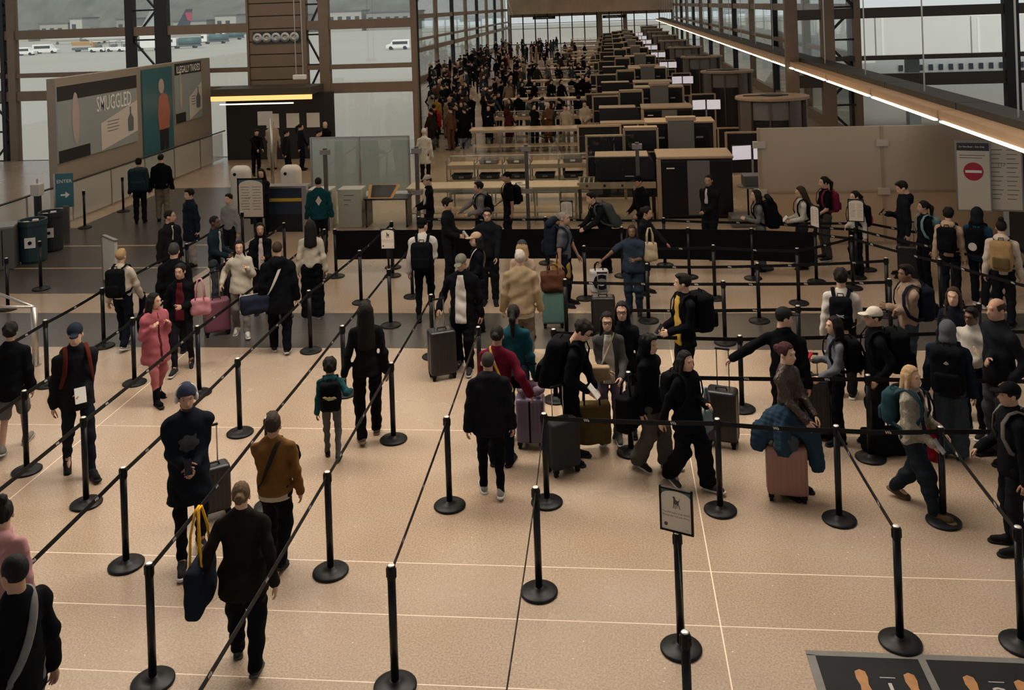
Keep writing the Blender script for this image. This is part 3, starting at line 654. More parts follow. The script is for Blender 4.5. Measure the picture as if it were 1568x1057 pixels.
def wz(v, u=300): return float(PY(u, v, WY)[2])
rowsL = [(wz(233), wz(148)), (wz(133), wz(112)), (wz(105), wz(52)), (wz(38), 6.9)]
rowsL[0] = (0.0, rowsL[0][1])
pL = [(-31, wx(-90), FRAME_T), (wx(6), wx(12), FRAME_D), (wx(17), wx(28), FRAME_T), (wx(198), wx(210), FRAME_D), (wx(243), wx(262), FRAME_D), (wx(383), wx(386), FRAME_T), (wx(468), wx(474), FRAME_T), (wx(493), wx(508), FRAME_T), (wx(634), -7.4, FRAME_T)]
cL = [(wx(-90), wx(6)), (wx(12), wx(17)), (wx(28), wx(198)), (wx(210), wx(243)), (wx(262), wx(383)), (wx(474), wx(493)), (wx(508), wx(634))]
win1, bx1 = glazed('reflected_window_1', (0, WY, 0), (1, 0, 0), cL, rowsL, pL)  # glazing built in place of windows reflected from behind the camera
for (ua, ub) in ((-10, 26), (208, 245), (472, 495)):                   # lattice bracing between the paired columns
    z = 0.0; k = 0
    while z < 6.6:
        a, b = (ua, ub) if k % 2 == 0 else (ub, ua)
        MB().beam((wx(a), WY - .05, z), (wx(b), WY - .05, z + 1.18), .075, .06, up=(0, 1, 0)).build('brace', FRAME_D, win1)
        MB().beam((wx(ua), WY - .05, z), (wx(ub), WY - .05, z), .07, .06, up=(0, 1, 0)).build('strut', FRAME_D, win1); z += 1.18; k += 1
PANEL_M = mat('brown_wall_panel', (0.20, 0.140, 0.092), .6, 0, .18, 1.5)
wall_l = struct(MB().box((wx(386), WY - .02, 0), (wx(468), WY + .2, 7)).build('wall_left', mat('wall_backing', (.03, .025, .02), .8)))
for k in range(14): MB().box((wx(386) + .01, WY - .09, .02 + k * .5), (wx(468) - .01, WY - .02, .5 + k * .5 - .02)).build('panel', PANEL_M, wall_l)
vent = thing('air_vent', 'dark strip of round air nozzles on the brown panelled wall', 'vent', (wx(428), WY - .10, wz(57, 428)))
MB().box((-.95, -.04, -.24), (.95, .0, .24)).build('vent_plate', DARKG, vent)
for k in range(5): MB().lathe([(.17, 0), (.19, .03), (.11, .05), (.06, .02)], 14).build('nozzle', STEEL, vent).matrix_local = Matrix.Translation((-.74 + k * .37, -.04, 0)) @ Matrix.Rotation(math.pi / 2, 4, 'X')
# side glazing down the hall, added in place of reflected panes, and the far end wall
rowsS = [(.5, 2.3), (2.65, 3.2), (3.4, 4.85), (5.2, 6.9)]
def side_wall(name, O, A, L, step, nrm):
    n = int(L / step); cols = []; posts = []
    for k in range(n):
        posts.append((k * step, k * step + .35, FRAME_T if k % 2 else FRAME_D)); cols.append((k * step + .35, (k + 1) * step))
    posts.append((n * step, n * step + .3, FRAME_T)); return glazed(name, O, A, cols, rowsS, posts, nrm=nrm)
d_ = np.array((-14.3 + 7.4, 66.5 - 34.7)); d_ = d_ / np.linalg.norm(d_)
side_wall('window_2', (-7.5, 34.9, 0), (d_[0] * 1.0, d_[1], 0), 32.0, 5.3, (d_[1], -d_[0], 0))
side_wall('reflected_window_3', (-14.3, 66.8, 0), (0, 1, 0), 64, 8, (1, 0, 0))
side_wall('reflected_window_4', (9.0, 35, 0), (0, 1, 0), 96, 8, (1, 0, 0))
cE = []; pE = []
x = -14.0
while x < 8.5:
    pE.append((x, x + .16, FRAME_D)); cE.append((x + .16, x + 1.75)); x += 1.75
pE += [(-1.6, -.9, FRAME_T), (2.0, 2.6, FRAME_T), (x, x + .2, FRAME_D)]
glazed('window_5', (0, 130, 0), (1, 0, 0), cE, [(.1, 2.2), (2.28, 2.95), (3.03, 3.9), (4.9, 7)], pE, zmax=7.2, tm=FRAME_T)
for k, (u, v) in enumerate(((833, 27), (940, 25))):
    p = PY(u, v, 129.0); t = thing('hanging_sign', 'black overhead direction sign in front of the %s far end window' % ('left' if k == 0 else 'right'), 'sign', p)
    MB().box((-1.6, -.06, -.22), (1.6, .06, .22)).build('sign_panel', BLACK, t); stand_text(text_mesh('Exit to Boarding  > <', .26, WHITE), (0, -.07, 0), 0, t)
    for sx in (-1, 1): MB().tube([(sx * 1.2, 0, .22), (sx * 1.2, 0, 3)], .02, 6).build('hanger_rod', STEEL, t)
bm_ = struct(MB().box((-14, 127.5, 4.35), (9, 128.5, 7)).build('trim_1', mat('timber_beam', (.46, .34, .23), .6, 0, .3, .6)))
# right-hand window wall and airliner, built solid where glass only reflects them
def rz_(v): return float(PY(1420, v, WY)[2])
rowsR = [(rz_(217), rz_(130)), (rz_(111), rz_(90)), (rz_(83), rz_(25)), (rz_(9), 7.0)]
cR = [(wx(1224), wx(1260)), (wx(1280), wx(1310)), (wx(1320), wx(1540)), (wx(1562), wx(1700))]
pR = [(wx(1205), wx(1224), FRAME_T), (wx(1260), wx(1280), FRAME_T), (wx(1310), wx(1320), FRAME_T), (wx(1540), wx(1562), FRAME_D), (wx(1700), wx(1720), FRAME_T)]
win6, _b = glazed('reflected_window_6', (0, WY, 0), (1, 0, 0), cR, rowsR, pR, tm=mat('brown_steel', (.055, .043, .033), .5, .2))
z = .3; k = 0
while z < 6.8:
    a, b = (1262, 1313) if k % 2 == 0 else (1313, 1262)
    MB().beam((wx(a), WY - .05, z + 1.2), (wx(b), WY - .05, z), .09, .07, up=(0, 1, 0)).build('brace', FRAME_D, win6); MB().beam((wx(1262), WY - .05, z), (wx(1313), WY - .05, z), .07, .06, up=(0, 1, 0)).build('strut', FRAME_D, win6); z += 1.2; k += 1
# suspended cornice light running down the hall
CX, CZ = 6.60, 2.98
lamp = thing('linear_light', 'long timber-faced cornice with a bright strip light running down the right side', 'light', (CX, 0, CZ))
WOODF = mat('warm_timber_fascia', (.52, .34, .20), .5, 0, .15, 2); LED = mat('light_strip', (1, .95, .85), .5, emit=(1, .93, .80), est=1.7)
for k in range(24):
    y0 = 14.6 + k * 4.8; MB().box((-.02, y0, -.02), (.34, y0 + 4.74, .16)).build('fascia', WOODF, lamp); MB().box((-.055, y0 + .10, -.07), (.02, y0 + 4.60, -.035)).build('light_strip', LED, lamp)
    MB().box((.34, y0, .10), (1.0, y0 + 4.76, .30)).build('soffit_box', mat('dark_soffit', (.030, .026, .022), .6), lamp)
    MB().tube([(.5, y0 + 2.3, .3), (.5, y0 + 2.3, 4.5)], .018, 6).build('hanger_rod', STEEL, lamp)
# ---- beige screen wall on the right
BEIGE = mat('beige_wall_panel', (.47, .335, .215), .38, 0, .05, 1.2); BEIGE2 = mat('frosted_beige_glass', (.42, .335, .245), .25, 0, .04, 1.0)
SY = 20.95
scr = struct(thing('wall_right', None, None))
x0, x1 = float(PY(1165, 300, SY)[0]), float(PY(1538, 300, SY)[0]); xs = [x0, float(PY(1353, 300, SY)[0]), x1]
for a, b in zip(xs[:-1], xs[1:]):
    MB().box((a + .015, SY, .06), (b - .015, SY + .06, 1.16)).build('panel', BEIGE, scr, bevel=.008)
    MB().box((a + .015, SY, 1.20), (b - .015, SY + .05, 2.62)).build('panel', BEIGE2, scr, bevel=.006)
for a in xs: MB().box((a - .03, SY - .02, 0), (a + .03, SY + .09, 2.62)).build('post', TANM, scr)
MB().box((x0, SY - .012, 1.155), (x1, SY + .07, 1.205)).build('rail', TANM, scr); MB().box((x0, SY - .01, 0), (x1, SY + .07, .07)).build('baseboard', TANM, scr)
for a in xs[:2]:
    for z in (1.18, 2.25): MB().box((a - .13, SY - .06, z - .07), (a + .13, SY + .1, z + .07)).build('clamp', mat('pale_clamp', (.45, .40, .34), .5), scr)
w2 = struct(MB().box((x1, SY - 4.2, 0), (x1 + .3, SY + .3, 2.4)).box((x1 + .3, SY - .2, 0), (24, SY + .3, 2.4)).build('wall_side', mat('dark_side_wall', (.035, .032, .030), .6)))
# ---- left: poster wall, glass balustrade
PWX = -15.6
pw = struct(MB().box((PWX - .25, 24.3, 0), (PWX, 34.4, 3.95)).build('wall_poster', mat('poster_wall', (.30, .245, .185), .6, 0, .08, .8)))
def py_(u): return float(PXX(u, 200, PWX)[1])
P_TEAL = mat('poster_teal', (.035, .13, .15), .4); P_PALE = mat('poster_pale_haze', (.31, .345, .33), .4, 0, .12, .7); P_DARK = mat('poster_dark', (.018, .017, .018), .4); P_CREAM = mat('poster_cream', (.66, .59, .51), .45); P_PINK = mat('poster_pink', (.48, .38, .34), .5, 0, .2, 2); P_GLASS = mat('poster_bottle', (.13, .16, .16), .4, 0, .3, 3)  # pale green has the window reflection mixed into the poster colour
def poster(label, ya, yb, za, zb, word, wsz, wy, wz_, bottle_y):
    t = thing('poster', label, 'poster', (PWX + .005, 0, 0)); W = yb - ya
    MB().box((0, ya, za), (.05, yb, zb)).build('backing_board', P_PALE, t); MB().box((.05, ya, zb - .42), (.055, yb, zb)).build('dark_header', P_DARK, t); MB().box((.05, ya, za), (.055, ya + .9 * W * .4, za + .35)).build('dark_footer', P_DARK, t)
    MB().add([(.056, ya + .50 * W, za + .02), (.056, yb - .01, za + .35), (.056, yb - .01, za + 1.35), (.056, ya + .50 * W, za + .85)], [(0, 1, 2, 3)]).build('cream_panel', P_CREAM, t)
    b = ((0, 0), (.22, .02), (.25, .5), (.16, .62), (.06, .72), (.06, 1.0), (-.06, 1.0), (-.06, .72), (-.16, .62), (-.25, .5), (-.22, .02)); MB().add([(.058, bottle_y + y * .75, za + .38 + z * .8) for y, z in b], [tuple(range(len(b)))]).build('bottle_picture', P_GLASS, t)
    for k in range(4): MB().box((.058, ya + W * .58, za + .55 + .1 * k), (.0585, ya + W * (.72 + .02 * (k % 2)), za + .575 + .1 * k)).build('text_line', P_GLASS, t)
    e = [(math.cos(a) * .38, math.sin(a)) for a in np.linspace(0, 2 * math.pi, 18)[:-1]]; MB().add([(.057, ya + W * .2 + y * .55 * W * .2, za + .55 * (zb - za) + z * .75) for y, z in e], [tuple(range(len(e)))]).build('figure_picture', P_PINK, t)
    o = link('lettering', text_mesh(word, wsz, mat('poster_white', (.86, .84, .80), .5), bold=.004, sx=.60), t); o.matrix_local = Matrix.Translation((.06, wy, wz_)) @ Matrix.Rotation(math.pi / 2, 4, 'Z') @ UP_TEXT
    return t
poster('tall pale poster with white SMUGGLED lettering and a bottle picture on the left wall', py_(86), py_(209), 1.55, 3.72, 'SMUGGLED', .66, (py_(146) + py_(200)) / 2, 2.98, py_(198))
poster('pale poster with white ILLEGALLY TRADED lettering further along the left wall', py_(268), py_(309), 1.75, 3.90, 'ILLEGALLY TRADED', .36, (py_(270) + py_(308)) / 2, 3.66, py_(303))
t = thing('poster', 'teal poster of a standing figure in a salmon top between the two pale posters', 'poster', (PWX + .005, 0, 0)); ya, yb = py_(218), py_(264)
MB().box((0, ya, .5), (.05, yb, 3.85)).build('backing_board', P_TEAL, t); ym = (ya + yb) / 2 + .35
fig = MB().add([(.055, ym + y, z) for y, z in ((-.28, .6), (-.05, .6), (.0, 1.4), (.05, .6), (.28, .6), (.33, 1.75), (-.33, 1.75))], [tuple(range(7))]).build('trousers_picture', P_DARK, t)
MB().add([(.056, ym + y, z) for y, z in ((-.34, 1.7), (.38, 1.7), (.46, 2.3), (.30, 2.85), (.0, 2.98), (-.32, 2.85), (-.42, 2.3))], [tuple(range(7))]).build('top_picture', mat('poster_salmon', (.42, .14, .09), .5, 0, .2, 3), t)
e = [(math.cos(a), math.sin(a)) for a in np.linspace(0, 2 * math.pi, 15)[:-1]]; MB().add([(.057, ym - .12 + y * .2, 3.2 + z * .26) for y, z in e], [tuple(range(14))]).build('face_picture', P_PINK, t)
bal = thing('glass_balustrade', 'glass balustrade with a dark handrail in front of the poster wall', 'railing', (-15.0, 0, 0)); GLS = painted_sheen_mat('railing_glass_sheen', (.62, .62, .57), .42)  # pale colour mixed into the glass as painted window reflection
for k in range(9):
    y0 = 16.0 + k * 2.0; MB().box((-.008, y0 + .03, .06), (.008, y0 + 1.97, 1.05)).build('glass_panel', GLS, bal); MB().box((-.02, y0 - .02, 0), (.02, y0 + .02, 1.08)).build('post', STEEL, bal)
MB().tube([(0, 16, 1.10), (0, 34.2, 1.10)], .03, 8).build('handrail', DARKG, bal, smooth=True)
# ---- outside things, solid stand-ins for what the glass reflects
OUT_W = mat('white_paint', (.84, .84, .82), .35); OUT_G = mat('vehicle_grey', (.10, .11, .11), .5); OUT_Y = mat('vehicle_yellow', (.45, .26, .06), .5); OUT_GL = mat('vehicle_glass', (.02, .025, .03), .15); OUT_T = mat('vehicle_teal', (.05, .12, .13), .5)
def vehicle(label, u, v, kind, flip=1):
    p = G(u, v, APZ); t = thing({'van': 'van', 'minibus': 'minibus', 'truck': 'box_truck', 'loader': 'cargo_loader', 'tanker': 'fuel_truck', 'tug': 'baggage_tug'}[kind], label, 'vehicle', p, math.radians(6)); s = flip
    def bx(nm, a, b, m, bv=.08): return MB().box((min(a[0] * s, b[0] * s), a[1], a[2]), (max(a[0] * s, b[0] * s), b[1], b[2])).build(nm, m, t, bevel=bv)
    Ls = {'van': 5.2, 'minibus': 7.0, 'truck': 7.5, 'loader': 6.5, 'tanker': 8.5, 'tug': 4.5}[kind]
    for x in (-Ls * .3, Ls * .3): MB().tube([(x, -1.02, .42), (x, 1.02, .42)], .42, 14).build('wheel', RUBBER, t)
    if kind in ('van', 'minibus'):
        h = 2.2 if kind == 'van' else 2.6
        MB().prism([(-Ls / 2 * s, .4), (Ls / 2 * s, .4), (Ls / 2 * s, 1.1), (Ls * .33 * s, 1.35), (Ls * .2 * s, h), (-Ls / 2 * s, h)], 1, -1, 1).build('body', OUT_W, t, bevel=.08)
        bx('side_windows', (-Ls * .42, -1.02, h * .55), (Ls * .22, 1.02, h * .85), OUT_GL, 0)
    elif kind == 'truck':
        bx('cab', (Ls * .28, -1.1, .6), (Ls * .5, 1.1, 2.6), OUT_G); bx('cargo_box', (-Ls * .5, -1.25, .9), (Ls * .26, 1.25, 4.6), OUT_W); bx('cab_window', (Ls * .36, -1.12, 1.7), (Ls * .505, 1.12, 2.4), OUT_GL, 0)
    elif kind == 'loader':
        bx('chassis', (-Ls * .5, -1.1, .5), (Ls * .5, 1.1, 1.2), OUT_G); bx('platform', (-Ls * .5, -1.2, 1.8), (Ls * .35, 1.2, 2.3), OUT_Y); bx('side_rail', (-Ls * .5, -1.25, 2.3), (Ls * .3, -1.15, 3.0), OUT_Y); bx('cab', (Ls * .36, -1, 1.2), (Ls * .5, 1, 2.9), OUT_Y)
    elif kind == 'tanker':
        bx('chassis', (-Ls * .5, -1, .5), (Ls * .5, 1, 1.0), OUT_G); MB().tube([(-Ls * .48 * s, 0, 2.0), (Ls * .22 * s, 0, 2.0)], 1.1, 16).build('tank', OUT_T, t, smooth=True); bx('cab', (Ls * .28, -1.1, .8), (Ls * .5, 1.1, 3.0), OUT_W); bx('cab_window', (Ls * .4, -1.12, 1.9), (Ls * .505, 1.12, 2.7), OUT_GL, 0)
    else:
        bx('body', (-Ls * .5, -1, .4), (Ls * .5, 1, 1.3), OUT_W); bx('seat_box', (-Ls * .1, -.9, 1.3), (Ls * .2, .9, 2.1), OUT_G); bx('roof', (-Ls * .2, -1, 2.9), (Ls * .25, 1, 3.05), OUT_W)
        for x in (-.18, .23): bx('roof_post', (Ls * x, -.9, 1.3), (Ls * x + .12, -.8, 2.9), OUT_G, 0)
vehicle('small white van at the left edge of the apron', 40, 85, 'van'); vehicle('long white minibus beside the small van on the apron', 71, 82, 'minibus'); vehicle('yellow cargo loader parked behind the minibus', 130, 79, 'loader')
vehicle('white baggage tug next to the yellow loader', 150, 80, 'tug'); vehicle('white baggage tug left of the window column', 176, 79, 'tug', -1); vehicle('white baggage tug half hidden by the dark column', 193, 79, 'tug'); vehicle('tall white box truck behind the braced window', 228, 78, 'truck', -1)
vehicle('teal fuel truck with white cab right of the dark column', 285, 74, 'tanker', -1); vehicle('fuel truck further right on the apron', 330, 67, 'tanker', -1); vehicle('fuel truck nearest the brown panelled wall', 356, 61, 'tanker', -1)
vehicle('white van parked on the apron seen through the right panes', 610, 76, 'van', -1)
def airliner(label, loc, rz, L=38, R=2.1, fin=(.42, .03, .08), wins=28, engine=True, zc=None, win_s=1.0, nose=True):
    t = thing('airliner', label, 'aircraft', loc, rz); zc = zc or 3.4; n = 14
    prof = [(-.5, .02), (-.485, .3), (-.46, .62), (-.42, .88), (-.36, 1), (.22, 1), (.36, .78), (.45, .45), (.5, .12)]
    B = MB(); B.tube([(x * L, 0, zc + (0 if x < .2 else (x - .2) * R * 2.2)) for x, r in prof], [r * R for x, r in prof], 24); B.build('fuselage', OUT_W, t, smooth=True)
    if wins:
        for sy in (-1, 1):
            for k in range(wins):
                x = -.34 * L + k * (.56 * L / wins); MB().cbox((x, sy * R * .985, zc + .28 * R), (.24 * win_s, .06, .34 * win_s)).build('cabin_window', OUT_GL, t)
    MB().prism([(.36 * L, zc + R * .8), (.49 * L, zc + R * 1.0), (.52 * L, zc + R * 4.2), (.46 * L, zc + R * 4.2)], 1, -.15, .15).build('tail_fin', mat('fin_%d' % (fin[0] * 100), fin, .4), t)
    MB().prism([(.38 * L, -.15), (.48 * L, -.15), (.50 * L, .15), (.40 * L, .15)], 1, -6.5, 6.5).build('tailplane', OUT_W, t).location.z = zc + R * .7
    MB().add([(-.08 * L, -R * .8, zc - R * .5), (.06 * L, -R * .8, zc - R * .5), (.16 * L, -L * .42, zc + .6), (.12 * L, -L * .42, zc + .6), (-.08 * L, R * .8, zc - R * .5), (.06 * L, R * .8, zc - R * .5), (.16 * L, L * .42, zc + .6), (.12 * L, L * .42, zc + .6)], [(0, 1, 2, 3), (4, 5, 6, 7), (0, 1, 5, 4)]).build('wing', mat('wing_grey', (.45, .46, .46), .45), t)
    if engine:
        for sy in (-1, 1):
            MB().lathe([(.55, 0), (.95, .1), (1.05, .6), (.95, 2.0), (.6, 3.2), (.3, 3.3)], 20).build('engine', mat('engine_grey', (.12, .14, .15), .35, .4), t, smooth=True).matrix_local = Matrix.Translation((-.10 * L, sy * (R + 3.0), zc - R * .75)) @ Matrix.Rotation(math.pi / 2, 4, 'Y')
    for x, y in ((-.36 * L, 0), (.02 * L, -R), (.02 * L, R)):
        B = MB(); B.tube([(x, y, zc - R * .7), (x, y, .5)], .14, 8); B.tube([(x, y - .3, .5), (x, y + .3, .5)], .5, 14); B.build('landing_gear', OUT_G, t)
    return t
q1 = G(95, 70, APZ); airliner('white airliner parked behind the vans with its nose to the left', (q1[0] + 4, q1[1] + 18, APZ), math.radians(4), 46, 2.3, (.30, .31, .32), 0)
q1 = G(209, 67, APZ); ap2 = airliner('airliner with a dark and crimson tail fin beyond the braced window', (q1[0], q1[1], APZ), math.radians(4), 40, 2.0, (.012, .018, .035), 0, engine=False)
MB().prism([(.47 * 40, 3.4 + 2.0 * 2.3), (.505 * 40, 3.4 + 2.0 * 2.0), (.515 * 40, 3.4 + 2.0 * 3.6), (.455 * 40, 3.4 + 2.0 * 3.6)], 1, -.19, .19).build('fin_flash', mat('fin_crimson', (.36, .02, .06), .4), ap2)
pa = airliner('large white airliner parked close outside the right-hand windows', (31.3, 58, APZ), math.radians(3), 44, 2.95, (.3, .31, .32), 44, True, float(PY(1395, 100, 56)[2]) - APZ - .85, 1.0)
jb = thing('jet_bridge', 'pale ribbed jet bridge above the large airliner', 'jet bridge', (float(PY(1395, 60, 51)[0]), 51, float(PY(1395, 55, 51)[2])))
for k, (a, b, hh) in enumerate(((-7, -2.2, 1.30), (-2.2, 2.6, 1.15), (2.6, 7.5, 1.0))):
    MB().box((a + .04, -1.3, -hh), (b - .04, 1.3, hh)).build('tunnel_section', mat('bridge_grey', (.70, .70, .67), .5, 0, .08, .6), jb)
    for j in range(1): MB().box((a + .3 + j * .8, -1.36, -hh + .1), (a + .42 + j * .8, -1.3, hh - .1)).build('rib', OUT_W, jb)
MB().tube([(8.6, 0, -1.6), (8.6, 0, 1.5)], 1.5, 20).build('rotunda', mat('bridge_grey', (0, 0, 0)), jb, smooth=True); MB().box((-.3, -.3, -8.8 + 3.9), (.3, .3, -1.1)).build('support_leg', OUT_G, jb)
# terminal sheds, trees and a hillside town far off
BL = [(30, 32, 8, 5, (.42, .38, .30)), (82, 28, 14, 8, (.34, .33, .29)), (116, 29, 6, 10, (.45, .44, .40)), (156, 30, 10, 5, (.16, .17, .15)), (192, 27, 9, 9, (.25, .24, .21)), (290, 22, 16, 7, (.30, .30, .27)), (345, 20, 10, 9, (.40, .39, .36)), (430, 20, 22, 8, (.3, .29, .27)), (520, 16, 20, 9, (.38, .37, .34)), (600, 14, 24, 8, (.25, .25, .24))]
for k, (u, v, wd_, hh, c) in enumerate(BL):
    q = PY(u, v, 405); t = thing('shed', 'far %s airport building seen through the left windows, number %s along the horizon' % (['cream', 'grey', 'white', 'dark green', 'brown', 'slate', 'pale', 'tan', 'stone', 'olive'][k], ['one', 'two', 'three', 'four', 'five', 'six', 'seven', 'eight', 'nine', 'ten'][k]), 'building', (q[0], 405, APZ))
    MB().box((-wd_ / 2, 0, 0), (wd_ / 2, 14, hh)).build('walls', mat('shed_%d' % k, c, .8), t); MB().box((-wd_ / 2 - .5, -.5, hh), (wd_ / 2 + .5, 14.5, hh + .6)).build('roof', OUT_G, t)
    for j in range(int(wd_ / 4)): MB().box((-wd_ / 2 + 1 + j * 4, -.1, hh * .4), (-wd_ / 2 + 3 + j * 4, 0, hh * .75)).build('window', OUT_GL, t)
B = MB(); n = 60
xs_ = np.linspace(-520, -95, n); hs_ = 30 + 10 * np.sin(xs_ * .013) + 6 * np.sin(xs_ * .041 + 1)
B.add([(x, 419, APZ) for x in xs_] + [(x, 470, APZ + max(6, h_)) for x, h_ in zip(xs_, hs_)] + [(x, 560, APZ + max(6, h_) * .9) for x, h_ in zip(xs_, hs_)], [(i + a * n, i + 1 + a * n, i + 1 + (a + 1) * n, i + (a + 1) * n) for a in (0, 1) for i in range(n - 1)])
hill = B.build('trim_hillside', mat('hillside_scrub', (.125, .128, .108), .95, 0, .6, .09)); struct(hill)

# a small device hung on two long rods, and an added pale panel standing in for reflected windows
t = thing('hanging_device', 'small pale device hanging on two long rods before the brown panelled wall', 'device', V3(PY(459, 118, 30.0)))
MB().box((-.22, -.1, -.08), (.22, .1, .08)).build('housing', WHITE, t, bevel=.03)
for sx in (-1, 1): MB().tube([(sx * .12, 0, .08), (sx * .12, 0, 5.4)], .016, 6).build('rod', STEEL, t)
t = thing('reflection_panel', 'added pale teal reflection panel left of the steel table', 'partition', (0, 27.2, 0)); REFL_M = mat('reflection_teal', (.38, .45, .44), .18, 0, .10, .6)
xs = [float(PY(u, 280, 27.2)[0]) for u in (478, 552, 628)]
for a, b in zip(xs[:-1], xs[1:]): MB().box((a + .03, -.01, .08), (b - .03, .01, 1.72)).build('glass_panel', REFL_M, t)
for a in xs: MB().box((a - .025, -.03, 0), (a + .025, .03, 1.74)).build('post', STEEL, t)
MB().box((xs[0], -.02, 1.72), (xs[-1], .02, 1.75)).build('top_rail', STEEL, t)
# ================================================================ screening lanes (rows repeat every 11 m down the hall)
ORD = ['first', 'second', 'third', 'fourth', 'fifth', 'sixth', 'seventh', 'eighth', 'ninth']
TABLE_M = mat('steel_table_top', (.55, .42, .29), .38, .25); CAB_M = mat('machine_charcoal', (.013, .014, .017), .42, spec=.3); CAB_G = mat('machine_grey', (.135, .130, .125), .5); TRIM_L = mat('machine_beige_trim', (.36, .27, .18), .5); TRAY_M = mat('tray_grey', (.17, .155, .14), .6); TRAY_D = mat('tray_dark', (.03, .03, .032), .6)
SCREEN_M = mat('monitor_screen', (.5, .5, .52), .3, emit=(.72, .66, .72), est=.55); SCAN_M = mat('scanner_bronze', (.090, .074, .058), .45, .2)
NL = 9; LANE = 11.0
def lanes(root, base_label, n=NL, skip=()):
    """copies of a thing of the front row into the rows behind"""
    p0 = Vector(root.location); out = [root]; root['label'] = base_label % ORD[0]
    for k in range(1, n):
        if k not in skip: out.append(dup(root, (p0.x, p0.y + LANE * k, p0.z), root.rotation_euler.z, base_label % ORD[k], root.get('group')))
    return out
# steel inspection table
t = thing('inspection_table', '', 'table', (-3.15, 23.75, 0), 0, 'inspection tables')
MB().box((-2.25, -.42, .86), (2.25, .42, .90)).build('table_top', TABLE_M, t); MB().box((-2.2, -.40, .78), (2.2, -.37, .86)).build('apron_rail', STEEL, t)
MB().box((-2.2, -.35, .22), (2.2, .35, .25)).build('lower_shelf', TABLE_M, t)
for x in (-2.15, -1.1, 0, 1.1, 2.15):
    for y in (-.36, .36): MB().tube([(x, y, 0), (x, y, .86)], .022, 6).build('leg', STEEL, t)
lanes(t, 'long steel inspection table in the %s screening row from the front')
# five tray stations behind the table
t = thing('tray_rack', '', 'rack', (-2.75, 26.1, 0), 0, 'tray racks'); BW = .80
for i in range(5):
    x0 = -2 + i * BW
    MB().box((x0 + .02, -.30, 1.02), (x0 + BW - .02, .32, 1.06)).build('upper_shelf', TRIM_L, t); MB().box((x0 + .02, -.32, .94), (x0 + BW - .02, -.29, 1.03)).build('front_lip', TRIM_L, t)
    MB().box((x0 + .02, -.28, .60), (x0 + BW - .02, .3, .63)).build('middle_shelf', TRIM_L, t); MB().box((x0 + .03, -.25, .22), (x0 + BW - .03, .28, .25)).build('lower_shelf', CAB_G, t)
for i in range(6):
    x = -2 + i * BW
    for y in (-.30, .32): MB().box((x - .018, y - .018, 0), (x + .018, y + .018, 1.22)).build('post', STEEL, t)
MB().tube([(-2, .32, 1.22), (2, .32, 1.22)], .02, 6).build('back_rail', STEEL, t)
for i in (1, 4): MB().box((-2 + i * BW + .05, -.335, .50), (-2 + i * BW + BW - .05, -.325, .60)).build('notice_plate', mat('navy_plate', (.02, .05, .09), .4), t)
for i in (1, 4): stand_text(cached('cleartxt', lambda: text_mesh('Clear Bins Area', .075, WHITE)), (-2 + (i + .5) * BW, -.337, .55), 0, t)
lanes(t, 'row of five tray stations behind the table in the %s screening row')
# loose trays
def tray(label, x, y, z, m=TRAY_M, rz=0, group='screening trays'):
    t = thing('tray', label, 'tray', (x, y, z), rz, group); B = MB(); a, b, c, d, h = .25, .19, .29, .23, .13
    B.add([(-a, -b, 0), (a, -b, 0), (a, b, 0), (-a, b, 0), (-c, -d, h), (c, -d, h), (c, d, h), (-c, d, h), (-c + .02, -d + .02, h), (c - .02, -d + .02, h), (c - .02, d - .02, h), (-c + .02, d - .02, h), (-a + .015, -b + .015, .02), (a - .015, -b + .015, .02), (a - .015, b - .015, .02), (-a + .015, b - .015, .02)],
          [(0, 3, 2, 1), (0, 1, 5, 4), (1, 2, 6, 5), (2, 3, 7, 6), (3, 0, 4, 7), (4, 5, 9, 8), (5, 6, 10, 9), (6, 7, 11, 10), (7, 4, 8, 11), (8, 9, 13, 12), (9, 10, 14, 13), (10, 11, 15, 14), (11, 8, 12, 15), (12, 13, 14, 15)])
    B.build('tray_shell', m, t); MB().box((-.07, -d - .004, h * .35), (.07, -d + .03, h * .75)).build('label_plate', WHITE if m is TRAY_M else TRAY_M, t); return t
NAME5 = ['leftmost', 'second', 'middle', 'fourth', 'rightmost']
for i in range(5):
    x = -2.75 - 2 + (i + .5) * BW
    if i in (1, 2, 4): tray('grey tray on top of the %s station of the front tray rack' % NAME5[i], x, 26.1, 1.06)
    tray('dark tray on the middle shelf of the %s station of the front tray rack' % NAME5[i], x, 26.1, .63, TRAY_D)
    if i < 3: tray('dark tray on the bottom shelf of the %s station of the front tray rack' % NAME5[i], x, 26.1, .25, TRAY_D)
for k in (1, 2, 3, 4):
    for i in range(5):
        if (i + k) % 2 or k == 1: tray('grey tray on the %s station of the %s tray rack' % (NAME5[i], ORD[k]), -2.75 - 2 + (i + .5) * BW, 26.1 + LANE * k, 1.06)
# roller conveyor and x-ray hood
t = thing('roller_conveyor', '', 'conveyor', (.05, 23.9, 0), 0, 'roller conveyors')
MB().box((-1.0, -.42, .80), (1.0, -.38, .96)).build('side_rail', TRIM_L, t); MB().box((-1.0, .38, .80), (1.0, .42, .96)).build('side_rail', TRIM_L, t); MB().box((-.98, -.38, .78), (.98, .38, .82)).build('bed', CAB_M, t)
for i in range(16): MB().tube([(-.95 + i * .126, -.38, .92), (-.95 + i * .126, .38, .92)], .028, 8).build('roller', STEEL, t)
for i in range(4): MB().lathe([(.032, 0), (.032, .02)], 10).build('bolt', BLACK, t).matrix_local = Matrix.Translation((-.75 + i * .45, -.42, .88)) @ Matrix.Rotation(math.pi / 2, 4, 'X')
for x in (-.95, .95):
    for y in (-.38, .38): MB().box((x - .03, y - .03, 0), (x + .03, y + .03, .80)).build('leg', BLACKM, t)
